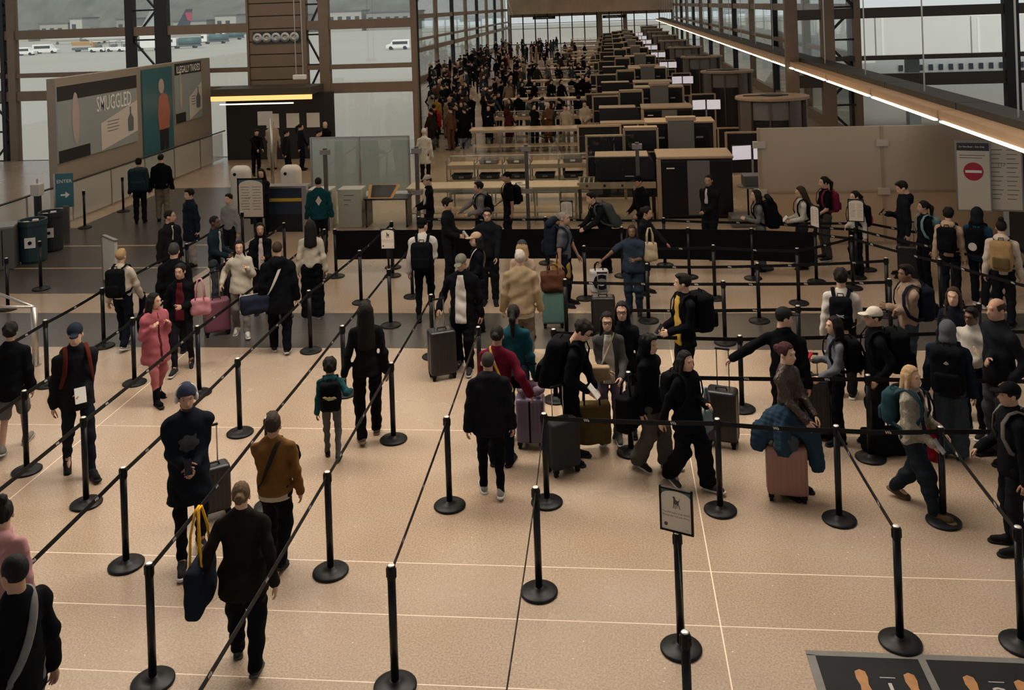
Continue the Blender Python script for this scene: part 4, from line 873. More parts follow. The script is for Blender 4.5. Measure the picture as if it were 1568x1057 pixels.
lanes(t, 'roller conveyor feeding the x-ray hood in the %s screening row')
t = thing('xray_hood', '', 'scanner', (.28, 24.05, .975), 0, 'x-ray hoods')
MB().prism([(-.75, 0), (.78, 0), (.78, .35), (.62, .62), (-.75, .62)], 1, -.40, .40).build('hood_shell', CAB_M, t, bevel=.02); MB().box((-.76, -.405, .60), (.6, .41, .625)).build('edge_trim', TRIM_L, t); MB().box((-.77, -.36, .02), (-.75, .36, .45)).build('lead_curtain', RUBBER, t)
MB().box((.0, -.404, .10), (.22, -.40, .115)).build('maker_plate', WHITE, t); lanes(t, 'black x-ray hood over the conveyor in the %s screening row')
# tall x-ray cabinet
t = thing('xray_machine', '', 'machine', (2.05, 24.1, 0), 0, 'x-ray machines')
MB().box((-.92, -.60, .05), (.92, .60, 1.50)).build('body', CAB_M, t, bevel=.015); MB().box((-.96, -.64, 1.52), (.96, .64, 1.60)).build('top_cover', TRIM_L, t, bevel=.03); MB().box((-.97, -.64, .0), (-.86, -.56, 1.52)).build('corner_post', TRIM_L, t, bevel=.01)
MB().box((-.84, -.615, .12), (-.22, -.60, 1.46)).build('door', mat('machine_door', (.008, .009, .011), .3, spec=.3), t, bevel=.006); MB().box((-.20, -.62, .10), (.36, -.60, 1.48)).build('door', CAB_G, t, bevel=.006); MB().box((.38, -.615, .12), (.90, -.60, 1.46)).build('door', mat('machine_door', (0, 0, 0)), t, bevel=.006)
MB().box((-.72, -.618, 1.28), (-.52, -.615, 1.31)).build('maker_plate', WHITE, t)
lanes(t, 'tall charcoal x-ray machine with beige top in the %s screening row')
# tan framed black partitions behind the conveyor
t = thing('framed_partition', '', 'partition', (.20, 26.0, 0), 0, 'framed black partitions')
for (a, b, h) in ((-.95, .10, 1.82), (.12, 1.05, 1.98)):
    MB().box((a, -.03, .05), (b, .03, h - .05)).build('infill_panel', mat('dark_infill', (.011, .013, .015), .3, spec=.3), t); MB().box((a, -.05, h - .05), (b, .05, h)).build('top_rail', TRIM_L, t); MB().box((a, -.04, h * .66), (b, .04, h * .66 + .03)).build('middle_rail', TRIM_L, t)
    for x in (a, b): MB().box((x - .03, -.05, 0), (x + .03, .05, h)).build('upright', TRIM_L, t)
MB().box((.12, -.05, 1.98), (1.05, .30, 2.02)).build('counter_top', TRIM_L, t)
lanes(t, 'beige framed black partition behind the conveyor of the %s screening row')
t = thing('equipment_cabinet', '', 'cabinet', (1.95, 27.35, 0), 0, 'equipment cabinets')
MB().box((-.95, -.45, 0), (.95, .45, 1.98)).build('body', CAB_M, t, bevel=.01); MB().box((-1.0, -.50, 1.98), (1.0, .50, 2.04)).build('top', TRIM_L, t, bevel=.015)
for x in (-.98, .98): MB().box((x - .04, -.50, 0), (x + .04, -.42, 2.0)).build('corner_post', TRIM_L, t)
for x in (-.55, .55):
    MB().box((x - .28, -.46, .1), (x + .28, -.45, 1.85)).build('door', mat('machine_door', (0, 0, 0)), t); MB().box((x - .1, -.475, 1.55), (x + .1, -.46, 1.60)).build('handle', STEEL, t)
lanes(t, 'wide black equipment cabinet with beige top in the %s screening row')
t = thing('grey_tower', '', 'tower', (1.93, 26.3, 0), 0, 'grey towers')
MB().box((-.36, -.12, .0), (.36, .12, 2.18)).build('face_panel', CAB_G, t, bevel=.03); MB().box((-.42, -.14, 2.14), (.42, .14, 2.26)).build('cap', TRIM_L, t, bevel=.02); MB().box((-.05, -.13, .9), (-.01, -.12, 1.05)).build('latch', STEEL, t); MB().box((.12, -.13, .8), (.15, -.12, 1.25)).build('latch', STEEL, t)
lanes(t, 'plain grey tower panel standing in the %s screening row')
# monitors, second machine, counters (mid-lane)
def monitors(label, x, y, z, s=1.0):
    t = thing('monitor_stand', label, 'monitor', (x, y, 0), 0, 'twin monitor stands')
    MB().tube([(0, .1, 0), (0, .1, z + .1)], .03, 8).build('pole', STEEL, t); MB().box((-.5 * s, .05, z + .12), (.5 * s, .10, z + .18)).build('cross_arm', BLACK, t)
    for sx, r in ((-1, .22), (1, -.08)):
        M = Matrix.Translation((sx * .27 * s, 0, z)) @ Matrix.Rotation(r, 4, 'Z'); o = MB().box((-.26 * s, 0, -.19 * s), (.26 * s, .04, .19 * s)).build('monitor', BLACK, t); o.matrix_local = M; sc = MB().box((-.245 * s, -.004, -.175 * s), (.245 * s, 0, .175 * s)).build('screen', SCREEN_M, o)
    MB().box((-.3, -.2, 0), (.3, .3, .04)).build('foot', BLACKM, t); return t
t = monitors('', 3.52, 23.75, 1.62); lanes(t, 'twin pale monitors on a pole beside the x-ray machine in the %s screening row')
t = monitors('', 2.05, 29.9, 1.55, .95); lanes(t, 'twin monitors at the operator desk behind the %s screening row', 7)
t = thing('operator_desk', '', 'desk', (1.7, 30.4, 0), 0, 'operator desks')
MB().box((-1.6, -.4, .95), (1.6, .4, 1.02)).build('desk_top', TRIM_L, t); MB().box((-1.55, -.35, .05), (1.55, .38, .95)).build('front_panel', CAB_M, t)
for x in (-1.58, -.5, .5, 1.58): MB().box((x - .03, -.4, 0), (x + .03, -.36, .96)).build('upright', TRIM_L, t)
lanes(t, 'dark operator desk with beige edges behind the %s screening row')
t = thing('low_partition', '', 'partition', (-.45, 31.2, 0), 0, 'low framed partitions')
MB().box((-.7, -.03, .05), (.7, .03, 1.35)).build('infill_panel', mat('dark_infill', (0, 0, 0)), t); MB().box((-.74, -.05, 1.35), (.74, .05, 1.42)).build('top_rail', TRIM_L, t)
for x in (-.72, .72): MB().box((x - .03, -.05, 0), (x + .03, .05, 1.4)).build('upright', TRIM_L, t)
lanes(t, 'low framed black partition left of the operator desk behind the %s screening row')
t = thing('pale_partition', '', 'partition', (3.7, 26.5, 0), 0, 'open framed partitions')
for x in (-.5, .45): MB().box((x - .03, -.03, 0), (x + .03, .03, 1.75)).build('upright', TRIM_L, t)
for z in (.55, 1.1, 1.72): MB().box((-.5, -.025, z), (.45, .025, z + .045)).build('rail', TRIM_L, t)
MB().box((-.46, -.012, .58), (.41, .012, 1.70)).build('infill_panel', mat('dark_infill', (0, 0, 0)), t); lanes(t, 'open beige framed partition left of the body scanner in the %s screening row')
# body scanner: curved booth with a broad oval canopy
t = thing('body_scanner', '', 'scanner', (5.05, 29.6, 0), 0, 'body scanners')
def oval(a, b, n=22): return [(a * math.cos(x), b * math.sin(x)) for x in np.linspace(0, 2 * math.pi, n + 1)[:-1]]
MB().prism(oval(1.15, .95), 2, 2.34, 2.44).build('canopy', mat('scanner_top', (.26, .19, .13), .5), t, bevel=.02); MB().prism(oval(1.02, .84), 2, .0, .10).build('base_plate', CAB_M, t); MB().prism(oval(.96, .78), 2, .10, 2.34).build('dark_core', mat('scanner_core', (.014, .014, .015), .3), t)
for c_, hw_ in ((-2.62, .26), (-1.0, .20), (-.15, .30), (1.2, .5), (2.4, .5), (-1.78, .02)):
    a = [(1.07 * math.cos(x), .88 * math.sin(x)) for x in np.linspace(c_ - hw_, c_ + hw_, 6)]; b = [(.95 * math.cos(x), .77 * math.sin(x)) for x in np.linspace(c_ + hw_, c_ - hw_, 6)]; MB().prism(a + b, 2, .1, 2.34).build('curved_post', SCAN_M, t)
MB().prism([(.99 * math.cos(x), .81 * math.sin(x)) for x in np.linspace(-2.34, -1.2, 8)] + [(.965 * math.cos(x), .785 * math.sin(x)) for x in np.linspace(-1.2, -2.34, 8)], 2, 1.75, 2.30).build('grey_header', CAB_G, t)
MB().prism(oval(.35, .30, 14), 2, 2.44, 2.48).build('hub_cap', CAB_M, t); MB().box((-.9, -.06, 2.44), (.5, .02, 2.47)).build('cable_tray', CAB_M, t)
lanes(t, 'bronze body scanner booth with an oval canopy in the %s screening row')
# more of each lane: return conveyor, black racks, rails
t = thing('return_conveyor', '', 'conveyor', (-.35, 28.6, 0), 0, 'sloping return conveyors')
MB().add([(-1.3, -.35, .70), (1.3, -.35, 1.0), (1.3, .35, 1.0), (-1.3, .35, .70), (-1.3, -.35, .62), (1.3, -.35, .92), (1.3, .35, .92), (-1.3, .35, .62)], [(0, 1, 2, 3), (7, 6, 5, 4), (0, 4, 5, 1), (1, 5, 6, 2), (2, 6, 7, 3), (3, 7, 4, 0)]).build('sloping_bed', CAB_M, t)
for y in (-.37, .37): MB().beam((-1.3, y, .74), (1.3, y, 1.04), .03, .07).build('side_rail', TRIM_L, t)
for x in (-1.2, 1.2):
    for y in (-.33, .33): MB().box((x - .025, y - .025, 0), (x + .025, y + .025, .85 + x * .11 - .12)).build('leg', BLACKM, t)
lanes(t, 'sloping return conveyor behind the framed partition of the %s screening row')
t = thing('black_rack', '', 'rack', (.55, 33.0, 0), 0, 'black equipment racks')
MB().box((-.95, -.3, .0), (.95, .3, 1.22)).build('body', CAB_M, t); MB().box((-.98, -.33, 1.22), (.98, .33, 1.28)).build('top', TRIM_L, t)
for x in (-.3, .35): MB().box((x - .02, -.32, .05), (x + .02, -.3, 1.22)).build('divider', TRIM_L, t)
MB().box((.4, -.315, .15), (.9, -.3, 1.1)).build('door', mat('plum_door', (.065, .045, .042), .5), t); lanes(t, 'black equipment rack with a plum door behind the %s screening row')
t = thing('exit_rail', '', 'railing', (3.55, 31.5, 0), 0, 'framed black rails')
for x in (-.9, 0, .9): MB().box((x - .025, -.025, 0), (x + .025, .025, 1.2)).build('upright', TRIM_L, t)
for z in (.45, 1.16): MB().box((-.9, -.02, z), (.9, .02, z + .045)).build('rail', TRIM_L, t)
MB().box((-.88, -.01, .1), (.88, .01, 1.15)).build('infill_panel', mat('dark_infill', (0, 0, 0)), t); lanes(t, 'framed black rail between operator desk and scanner of the %s screening row')
# glass screen in front of the first row
t = thing('glass_screen', 'tall glass screen on grey posts in front of the first inspection table', 'screen', (0, 22.65, 0)); gx = [float(PY(u, 300, 22.65)[0]) for u in (500, 640, 808, 978)]
for x in gx:
    MB().box((x - .045, -.045, 0), (x + .045, .045, 2.1)).build('post', mat('grey_post', (.085, .085, .083), .45, .3), t)
    for z in (.95, 2.0): MB().box((x - .12, -.07, z - .06), (x + .12, .07, z + .06)).build('clamp', mat('grey_clamp', (.20, .19, .18), .5), t)
for a, b in zip(gx[:-1], gx[1:]): MB().box((a + .06, -.008, .12), (b - .06, .008, 2.28)).build('glass_panel', glass_mat('screen_glass', (.93, .96, .95), .08), t)
# things on the front row
t = thing('paper_stack', 'white magazine lying on the steel table by the man in the black cap', 'paper', (*PY(795, 277, 23.75)[:2], .90)); MB().box((-.2, -.14, 0), (.2, .14, .03)).build('pages', WHITE, t); MB().lathe([(.09, 0), (.09, .002)], 14, (0, 0, .03)).build('cover_picture', OUT_G, t)
t = thing('equipment_desk', 'grey desk with printer and trailing cables beside the tall x-ray machine', 'desk', (3.75, 22.9, 0)); MB().prism(oval(.75, .38), 2, .92, .96).build('desk_top', CAB_G, t)
for x in (-.5, .45): MB().tube([(x, 0, 0), (x, 0, .92)], .025, 6).build('leg', BLACKM, t)
MB().box((-.62, -.2, .96), (-.05, .25, 1.22)).build('printer', mat('printer_grey', (.07, .075, .075), .5), t, bevel=.02); MB().box((.1, -.15, .96), (.55, .15, 1.03)).build('keyboard', CAB_G, t)
MB().tube([(-.1, -.3, .92), (0, -.42, .6), (.1, -.36, .3), (0, -.4, .1), (.2, -.35, .02)], .018, 6).build('cable', RUBBER, t)
MB().box((-.95, -.35, .02), (.75, .35, .22)).build('base_shelf', CAB_G, t)
# left side of the row: dark service wall with amber canopy, white kiosks, counters
t = thing('service_canopy', 'amber-lit canopy over the dark service booth on the left', 'canopy', (0, 33.2, 0)); a, b = float(PY(330, 150, 33)[0]), float(PY(482, 150, 33)[0]); z = float(PY(400, 147, 33)[2])
MB().box((a, -.6, z + .04), (b, .9, z + .32)).build('canopy_slab', mat('canopy_brown', (.06, .045, .03), .6), t); MB().box((a, -.62, z - .12), (b, -.5, z + .05)).build('amber_strip', mat('amber_light', (1, .6, .25), .5, emit=(1.0, .55, .18), est=1.1), t); MB().box((a, .7, 0), (b + .4, .9, z)).build('back_wall', mat('booth_dark', (.012, .012, .013), .6), t)
MB().box((a + .2, -.3, z - .30), (b - .8, -.26, z - .26)).build('tube_light', mat('booth_tube', (1, 1, 1), .5, emit=(1, .95, .85), est=1.5), t)
for k in range(3): MB().box((a + 1.6 + k * .8, .68, 1.2), (a + 2.1 + k * .8, .70, 1.75)).build('notice', WHITE, t)
for k, (u, lb) in enumerate(((370, 'white rounded kiosk behind the notice board, left one of the pair'), (447, 'white rounded kiosk behind the blue and yellow counter'))):
    p = PY(u, 300, 25.0); t = thing('white_kiosk', lb, 'kiosk', (p[0], 25.0, 0), 0, 'white kiosks')
    V, F = nets_of([('b', (0, 0, .65), (.29, .20, .65), .19)], .03, .01); link('shell', np_mesh('shell', [(V, F, 0)], mat('kiosk_white', (.60, .56, .50), .4)), t)
    MB().lathe([(.045, 0), (.045, .012), (.02, .014)], 14).build('emblem', BLACK, t).matrix_local = Matrix.Translation((-.1, -.20, 1.08)) @ Matrix.Rotation(math.pi / 2, 4, 'X'); MB().box((.1, -.205, .6), (.14, -.2, .63)).build('slot', BLACK, t)
t = thing('counter', 'navy counter front with a yellow stripe beside the notice board', 'counter', (float(PY(432, 330, 22.6)[0]), 22.6, 0)); MB().box((-.75, -.05, .45), (.55, .05, 1.12)).build('front_panel', mat('counter_navy', (.012, .025, .05), .4), t); MB().box((-.75, -.06, .78), (.55, -.05, .86)).build('yellow_stripe', mat('stripe_yellow', (.50, .32, .03), .5), t)
MB().box((-.8, -.07, 1.12), (.68, .3, 1.17)).build('top', STEEL, t); MB().box((.56, -.08, 0), (.68, .08, 1.12)).build('end_post', STEEL, t); MB().box((-.75, -.04, .0), (.55, .04, .45)).build('kick_panel', CAB_M, t); stand_text(text_mesh('Screening Check', .06, BLACK), (-.45, -.062, .82), 0, t)
t = thing('white_counter', 'pale counter units with a tilted orange tray left of the glass screen', 'counter', (float(PY(520, 345, 23.2)[0]), 23.2, 0))
for x in (-.75, .05): MB().box((x, -.25, 0), (x + .62, .25, .98)).build('cabinet', mat('counter_white', (.50, .48, .44), .5), t, bevel=.01)
MB().box((.75, -.3, .70), (1.9, .3, .74)).build('side_shelf', CAB_M, t); MB().add([(.85, -.28, .75), (1.5, -.28, .75), (1.6, .25, 1.0), (.75, .25, 1.0)], [(0, 1, 2, 3)]).build('orange_tray', mat('tray_orange', (.5, .25, .06), .5), t); MB().add([(.92, -.25, .77), (1.43, -.25, .77), (1.5, .2, 1.0), (.85, .2, 1.0)], [(0, 1, 2, 3)]).build('tray_insert', CAB_M, t)
for x in (.8, 1.85): MB().box((x - .02, -.28, 0), (x + .02, .28, .70)).build('leg', BLACKM, t)
for x in (-.44, .36):
    for k in range(3): MB().box((x - .15, -.253, .82 - k * .12), (x + .12 - .08 * k, -.25, .835 - k * .12)).build('text_line', BLACK, t)
t = thing('sign_post', 'pale blank sign panel on a tall grey post in front of the amber canopy', 'sign', (float(PY(412, 250, 28.6)[0]), 28.6, 0)); MB().tube([(.1, 0, 0), (.1, 0, 2.2)], .055, 10).build('post', STEEL, t, smooth=True); MB().box((-.32, -.03, 1.98), (.16, .03, 2.42)).build('sign_panel', mat('pale_board', (.52, .49, .44), .5), t); MB().box((-.1, -.15, 0), (.3, .15, .03)).build('foot', STEEL, t)
# ================================================================ queue posts, belts and black hanging panels
WA = None
def make_post():
    t = thing('queue_post', '', 'queue post', (0, 0, 0))
    MB().lathe([(.172, .0), (.178, .006), (.178, .016), (.165, .026), (.10, .036), (.055, .046), (.045, .06), (.034, .062)], 28).build('base', mat('post_base', (.005, .006, .0075), .45, spec=.22), t, smooth=True)
    MB().lathe([(.034, .05), (.034, .90)], 16).build('pole', BLACKM, t, smooth=True)
    B = MB(); B.lathe([(.036, .885), (.036, .99), (.030, .998)], 16)
    for k in range(4): B.cbox((.036 * math.cos(k * math.pi / 2), .036 * math.sin(k * math.pi / 2), .94), (.012, .018, .075))
    hd = B.build('belt_head', BLACK, t); MB().lathe([(.030, .998), (.026, 1.004), (.012, 1.005)], 14).build('cap', mat('cap_steel', (.70, .66, .60), .3, .6), hd, smooth=True); return t
_proto = make_post(); PROTO = [(c.name.split('.')[0], c.data, [(g.name.split('.')[0], g.data) for g in c.children]) for c in _proto.children]
for _c in list(_proto.children):
    for _g in list(_c.children): bpy.data.objects.remove(_g)
    bpy.data.objects.remove(_c)
bpy.data.objects.remove(_proto)
POSTS = {}
def post(key, x, y, label):
    o = thing('queue_post', label, 'queue post', (x, y, 0), 0, 'black queue posts')
    for nm, me, sub in PROTO:
        c = link(nm, me, o)
        for n2, m2 in sub: link(n2, m2, c)
    POSTS[key] = (o, x, y); return o
BELT_M = mat('belt_webbing', (.004, .005, .006), .6, spec=.2)
MARK = text_mesh('Wa', .042, mat('belt_mark', (.55, .55, .53), .6), bold=.001)
def belt(ka, kb, sag=.012, marks=True, end=None, shiny=False, z=.945):
    o, x0, y0 = POSTS[ka]; (x1, y1) = end if end else POSTS[kb][1:]
    d = Vector((x1 - x0, y1 - y0, 0)); L = d.length; d.normalize(); n = Vector((-d.y, d.x, 0)); B = MB(); N = 7; vs = []
    for i in range(N):
        t = i / (N - 1); c = d * (.036 + t * (L - .072)); zz = z - 4 * sag * t * (1 - t)
        for a, b in ((-.0022, -.025), (.0022, -.025), (.0022, .025), (-.0022, .025)): vs.append((c.x + n.x * a, c.y + n.y * a, zz + b))
    fs = [(i * 4 + k, i * 4 + (k + 1) % 4, (i + 1) * 4 + (k + 1) % 4, (i + 1) * 4 + k) for i in range(N - 1) for k in range(4)] + [(3, 2, 1, 0), (N * 4 - 4, N * 4 - 3, N * 4 - 2, N * 4 - 1)]
    B.add(vs, fs); bo = B.build('belt', BELT_M, o)
    if marks:
        m = max(1, int(L / .85))
        for i in range(m):
            t = (i + .5) / m; c = d * (t * L); zz = z - 4 * sag * t * (1 - t); a = math.atan2(d.y, d.x)
            for sgn, ra in ((-1, a), (1, a + math.pi)):
                q = link('lettering', MARK, bo); q.matrix_local = Matrix.Translation((c.x + n.x * sgn * .003, c.y + n.y * sgn * .003, zz)) @ Matrix.Rotation(ra, 4, 'Z') @ UP_TEXT
# columns of the left-hand lanes (belts run down the hall) -----------------------------------
_w = {'A': 'leftmost queue lane beside the man in the navy cap', 'B': 'lane edge between navy-capped man and pink coat', 'C': 'lane edge left of the man in headphones', 'D': 'lane edge right of the man in headphones', 'E': 'lane edge beside the brown-jacketed man', 'F': 'lane edge left of the woman with long black hair', 'G': 'lane edge left of the man in the hooded black jacket', 'H': 'lane edge at the lavender suitcase'}
LEFT = {'A': [(-8.73, 10.4), (-8.73, 13.15), (-8.73, 14.73), (-8.6, 17.6), (-8.6, 20.4)], 'B': [(-7.36, 7.6), (-7.36, 10.62), (-7.38, 13.25), (-7.25, 16.48), (-7.2, 19.3)], 'C': [(-6.16, 6.9), (-6.16, 9.92), (-6.19, 12.91), (-6.1, 16.2), (-6.1, 18.69)],
        'D': [(-5.07, 5.9), (-5.07, 8.82), (-5.06, 11.69), (-5.05, 14.57), (-4.87, 17.0), (-4.81, 19.33)], 'E': [(-3.98, 7.27), (-3.99, 9.96), (-4.0, 12.93), (-4.0, 15.77), (-3.95, 17.35)], 'F': [(-2.94, 5.6), (-2.93, 8.81), (-2.95, 11.57), (-2.97, 14.35)], 'G': [(-1.93, 7.34), (-1.95, 10.05), (-2.0, 12.89)], 'H': [(-.84, 5.9), (-.84, 8.6), (-.87, 10.16)]}
NTH = ['nearest', 'second', 'third', 'fourth', 'fifth', 'farthest']
def in_frame(x, y):
    return any(-30 < proj((x, y, z))[0] < 1598 and proj((x, y, z))[1] < 1080 for z in (0, 1.0))
for c, L in LEFT.items():
    vis = 0; prev = None
    for i, (x, y) in enumerate(L):
        if in_frame(x, y): post(c + str(i), x, y, '%s queue post in the %s' % (NTH[min(vis, 5)], _w[c])); vis += 1
    for i in range(len(L) - 1):
        if c + str(i) in POSTS and c + str(i + 1) in POSTS: belt(c + str(i), c + str(i + 1))
        elif c + str(i + 1) in POSTS: belt(c + str(i + 1), None, end=L[i])
# rows of the right-hand lanes (belts run across) --------------------------------------------
RIGHT = [('a', 'front row', [(-.87, 10.16), (1.02, 10.08), (2.24, 9.95), (3.30, 9.96), (5.6, 10.1)]), ('b', 'second row from the front', [(.09, 11.33), (2.93, 11.29), (6.2, 11.3)]), ('c', 'third row from the front', [(-.92, 12.81), (1.61, 12.58), (4.96, 12.91), (7.5, 12.9)]),
         ('d', 'fourth row from the front', [(.12, 13.75), (2.62, 13.8), (5.2, 13.9)]), ('e', 'fifth row from the front', [(-.87, 15.14), (1.69, 15.02), (4.3, 15.1)]), ('f', 'sixth row from the front', [(.51, 16.02), (2.39, 16.02), (4.6, 16.3)]), ('g', 'seventh row from the front', [(-.61, 17.22), (1.78, 17.21), (3.24, 16.95), (4.41, 17.81)]),
         ('h', 'black panel row', [(-5.87, 18.69), (-4.67, 18.72), (-2.9, 18.7), (-1.4, 18.68), (.11, 18.65), (1.43, 18.55), (2.66, 18.45), (3.83, 18.22)]), ('i', 'row behind the black panels', [(-4.3, 19.75), (-1.5, 19.6), (1.0, 19.4), (3.0, 19.11), (4.66, 18.47)])]
for c, nm, L in RIGHT:
    vis = 0
    for i, (x, y) in enumerate(L):
        if c == 'a' and i == 0: POSTS['a0'] = POSTS['H2']; vis += 1; continue
        if in_frame(x, y): post(c + str(i), x, y, '%s queue post from the left in the %s' % (['first', 'second', 'third', 'fourth', 'fifth', 'sixth', 'seventh', 'eighth'][vis], nm)); vis += 1
    for i in range(len(L) - 1):
        if c + str(i) in POSTS:
            if c + str(i + 1) in POSTS: belt(c + str(i), c + str(i + 1))
            else: belt(c + str(i), None, end=L[i + 1])
# black fabric panels hung between the posts of the panel row
PAN_M = mat('panel_fabric', (.0035, .004, .005), .8, 0, .2, 6, spec=.08)
Lh = RIGHT[7][2]
for i in range(len(Lh) - 1):
    (x0, y0), (x1, y1) = Lh[i], Lh[i + 1]; o = POSTS['h%d' % i][0]; dx, dy = x1 - x0, y1 - y0; L = math.hypot(dx, dy); n = (-dy / L * .006, dx / L * .006)
    c = [(dx * t + n[0] * s, dy * t + n[1] * s, z) for z in (.36, .965) for t, s in ((.02, -1), (.98, -1), (.98, 1), (.02, 1))]
    MB().add(c, [(0, 3, 2, 1), (4, 5, 6, 7), (0, 1, 5, 4), (1, 2, 6, 5), (2, 3, 7, 6), (3, 0, 4, 7)]).build('hanging_panel', PAN_M, o)
# two posts in the foreground on the right, the sign post and the post in front of it
p7 = foot_for(1049, 968, 1.0)
post('k0', 2.29, 8.09, 'foreground queue post behind the footprint mat, left one'); post('k1', 3.29, 8.12, 'foreground queue post at the right edge behind the footprint mat')
belt('a2', 'k0'); belt('a3', 'k1')
post('k2', p7[0], p7[1], 'queue post cut off by the bottom edge below the dog sign'); post('k3', .43, 7.91, 'queue post carrying the framed dog notice'); belt('k3', 'k2')
post('l0', -11.80, 16.63, 'queue post beside the pipe railing at the left edge'); post('l1', -11.95, 17.9, 'queue post behind the bins at the left edge'); post('l2', -14.18, 23.21, 'queue post on the pale floor left of the ENTER sign'); post('l3', -14.16, 25.14, 'queue post farther along the glass balustrade')
# diagonal lane at the upper right
DG = [[(3.83, 18.22), (4.41, 17.81), (5.45, 16.2), (6.4, 14.7)], [(4.66, 18.47), (5.9, 16.9), (7.4, 15.2)], [(3.0, 19.11), (5.0, 19.0), (6.6, 17.4), (8.2, 15.9)]]
_w2 = ['inner', 'middle', 'outer']
for r, L in enumerate(DG):
    ks = []
    for i, (x, y) in enumerate(L):
        k = next((kk for kk, (o, a, b) in POSTS.items() if abs(a - x) < .05 and abs(b - y) < .05), None)
        if k is None and in_frame(x, y): k = 'm%d%d' % (r, i); post(k, x, y, 'queue post %s along the %s diagonal lane at the upper right' % (['one', 'two', 'three', 'four'][i], _w2[r]))
        ks.append(k)
    for i in range(len(L) - 1):
        if ks[i] and ks[i + 1]: belt(ks[i], ks[i + 1])
        elif ks[i]: belt(ks[i], None, end=L[i + 1])
# ---------------------------------------------------------------- signs
SIGN_T = mat('sign_teal', (.03, .10, .12), .4); SIGN_P = mat('sign_paper', (.62, .55, .46), .5); INK = mat('sign_ink', (.06, .055, .05), .6)
DOG = [(-.30, .98), (-.16, 1.0), (-.06, .90), (-.02, .74), (.24, .66), (.36, .72), (.44, .90), (.47, .88), (.42, .68), (.34, .54), (.36, .36), (.48, .06), (.50, -.02), (.42, -.02), (.28, .30), (.22, .34), (.14, .06), (.06, .0), (.10, .34), (-.02, .36), (-.04, -.04), (-.12, -.04), (-.12, .36), (-.20, .34), (-.26, -.0), (-.34, .0), (-.28, .46), (-.26, .80), (-.36, .90)]
def easel_sign(label, x, y, z0, w, h, rz, kind, name='sign'):
    t = thing(name, label, 'sign', (x, y, 0), rz); B = MB(); fr = .018 * w / .30
    for a, b in (((-w / 2, -.012, z0), (-w / 2 + fr, .012, z0 + h)), ((w / 2 - fr, -.012, z0), (w / 2, .012, z0 + h)), ((-w / 2, -.012, z0), (w / 2, .012, z0 + fr)), ((-w / 2, -.012, z0 + h - fr), (w / 2, .012, z0 + h))): B.box(a, b)
    B.build('frame', BLACK, t); MB().box((-w / 2 + fr * .5, -.006, z0 + fr * .5), (w / 2 - fr * .5, .006, z0 + h - fr * .5)).build('teal_ground', SIGN_T, t)
    iw, ih = w - 2 * fr, h - 2 * fr; n = 12; poly = [(-iw / 2, z0 + fr), (iw / 2, z0 + fr), (iw / 2, z0 + fr + ih * .84)] + [(iw / 2 * math.cos(a), z0 + fr + ih * (.84 + .15 * math.sin(a))) for a in np.linspace(0, math.pi, n)] + [(-iw / 2, z0 + fr + ih * .84)]
    MB().prism(poly, 1, -.0085, -.006).build('paper', SIGN_P, t); MB().box((-.03, -.02, max(0, z0 - .14)), (.03, .02, z0 + .01)).build('bracket', BLACK, t)
    def ln(txt, sz, zf, x=0): stand_text(text_mesh(txt, sz, INK), (x, -.0095, z0 + fr + ih * zf), 0, t)
    if kind == 'dog':
        s = ih * .30; MB().prism([(a * s * .75, z0 + fr + ih * .56 + b * s) for a, b in DOG], 1, -.0098, -.0085).build('dog_picture', INK, t); ln('The K9 team is at work.', w * .085, .44); ln('Please do not pet them.', w * .085, .36)
        ring = [(math.cos(a), math.sin(a)) for a in np.linspace(0, 2 * math.pi, 17)[:-1]]; MB().prism([(-iw * .36 + a * w * .055, z0 + fr + ih * .13 + b * w * .055) for a, b in ring], 1, -.0098, -.0085).build('seal', INK, t); ln('TSA', w * .05, .06, iw * .36)
    else:
        for k in range(9):
            for sx in (-1, 1): MB().box((sx * iw * .24 - iw * (.19 - .02 * (k % 3)), -.0095, z0 + fr + ih * (.80 - k * .075)), (sx * iw * .24 + iw * (.19 - .04 * (k % 2)), -.0085, z0 + fr + ih * (.812 - k * .075))).build('text_line', INK, t)
        ln('117', w * .12, .50, -iw * .12)
    return t
pS = (.43, 7.91); easel_sign('framed notice with a dog picture on the queue post in the foreground', pS[0], pS[1] - .0, 1.0, .295, .375, math.radians(-22), 'dog')
pB = (-4.0, 15.77); easel_sign('small framed dog notice on a queue post in front of the black panels', pB[0], pB[1] - .0, 1.35, .26, .36, 0, 'dog'); MB().tube([(0, 0, .95), (0, 0, 1.36)], .02, 8).build('sign_riser', BLACKM, POSTS['E3'][0])
q_ = PY(1313, 345, 18.47); easel_sign('white framed text notice in front of the beige screen wall', 4.66, 18.40, 1.12, .30, .44, math.radians(-12), 'text'); q_ = (3.83, 18.22); easel_sign('narrow white notice seen almost edge-on at the end of the black panels', 3.83, 18.16, 1.08, .26, .42, math.radians(-62), 'text')
q_ = PY(868, 335, 19.6); easel_sign('framed white notice standing behind the black panels near the x-ray hood', float(q_[0]), 19.62, .98, .27, .36, 0, 'text')
q_ = PY(386, 345, 21.4); easel_sign('large white notice board with text columns beside the navy counter', float(q_[0]), 21.4, .62, .68, .98, 0, 'text', 'notice_board'); [MB().box((x_ - .02, -.02, 0), (x_ + .02, .02, .63)).build('leg', STEEL, bpy.context.scene.objects['notice_board']) for x_ in (-.3, .3)]
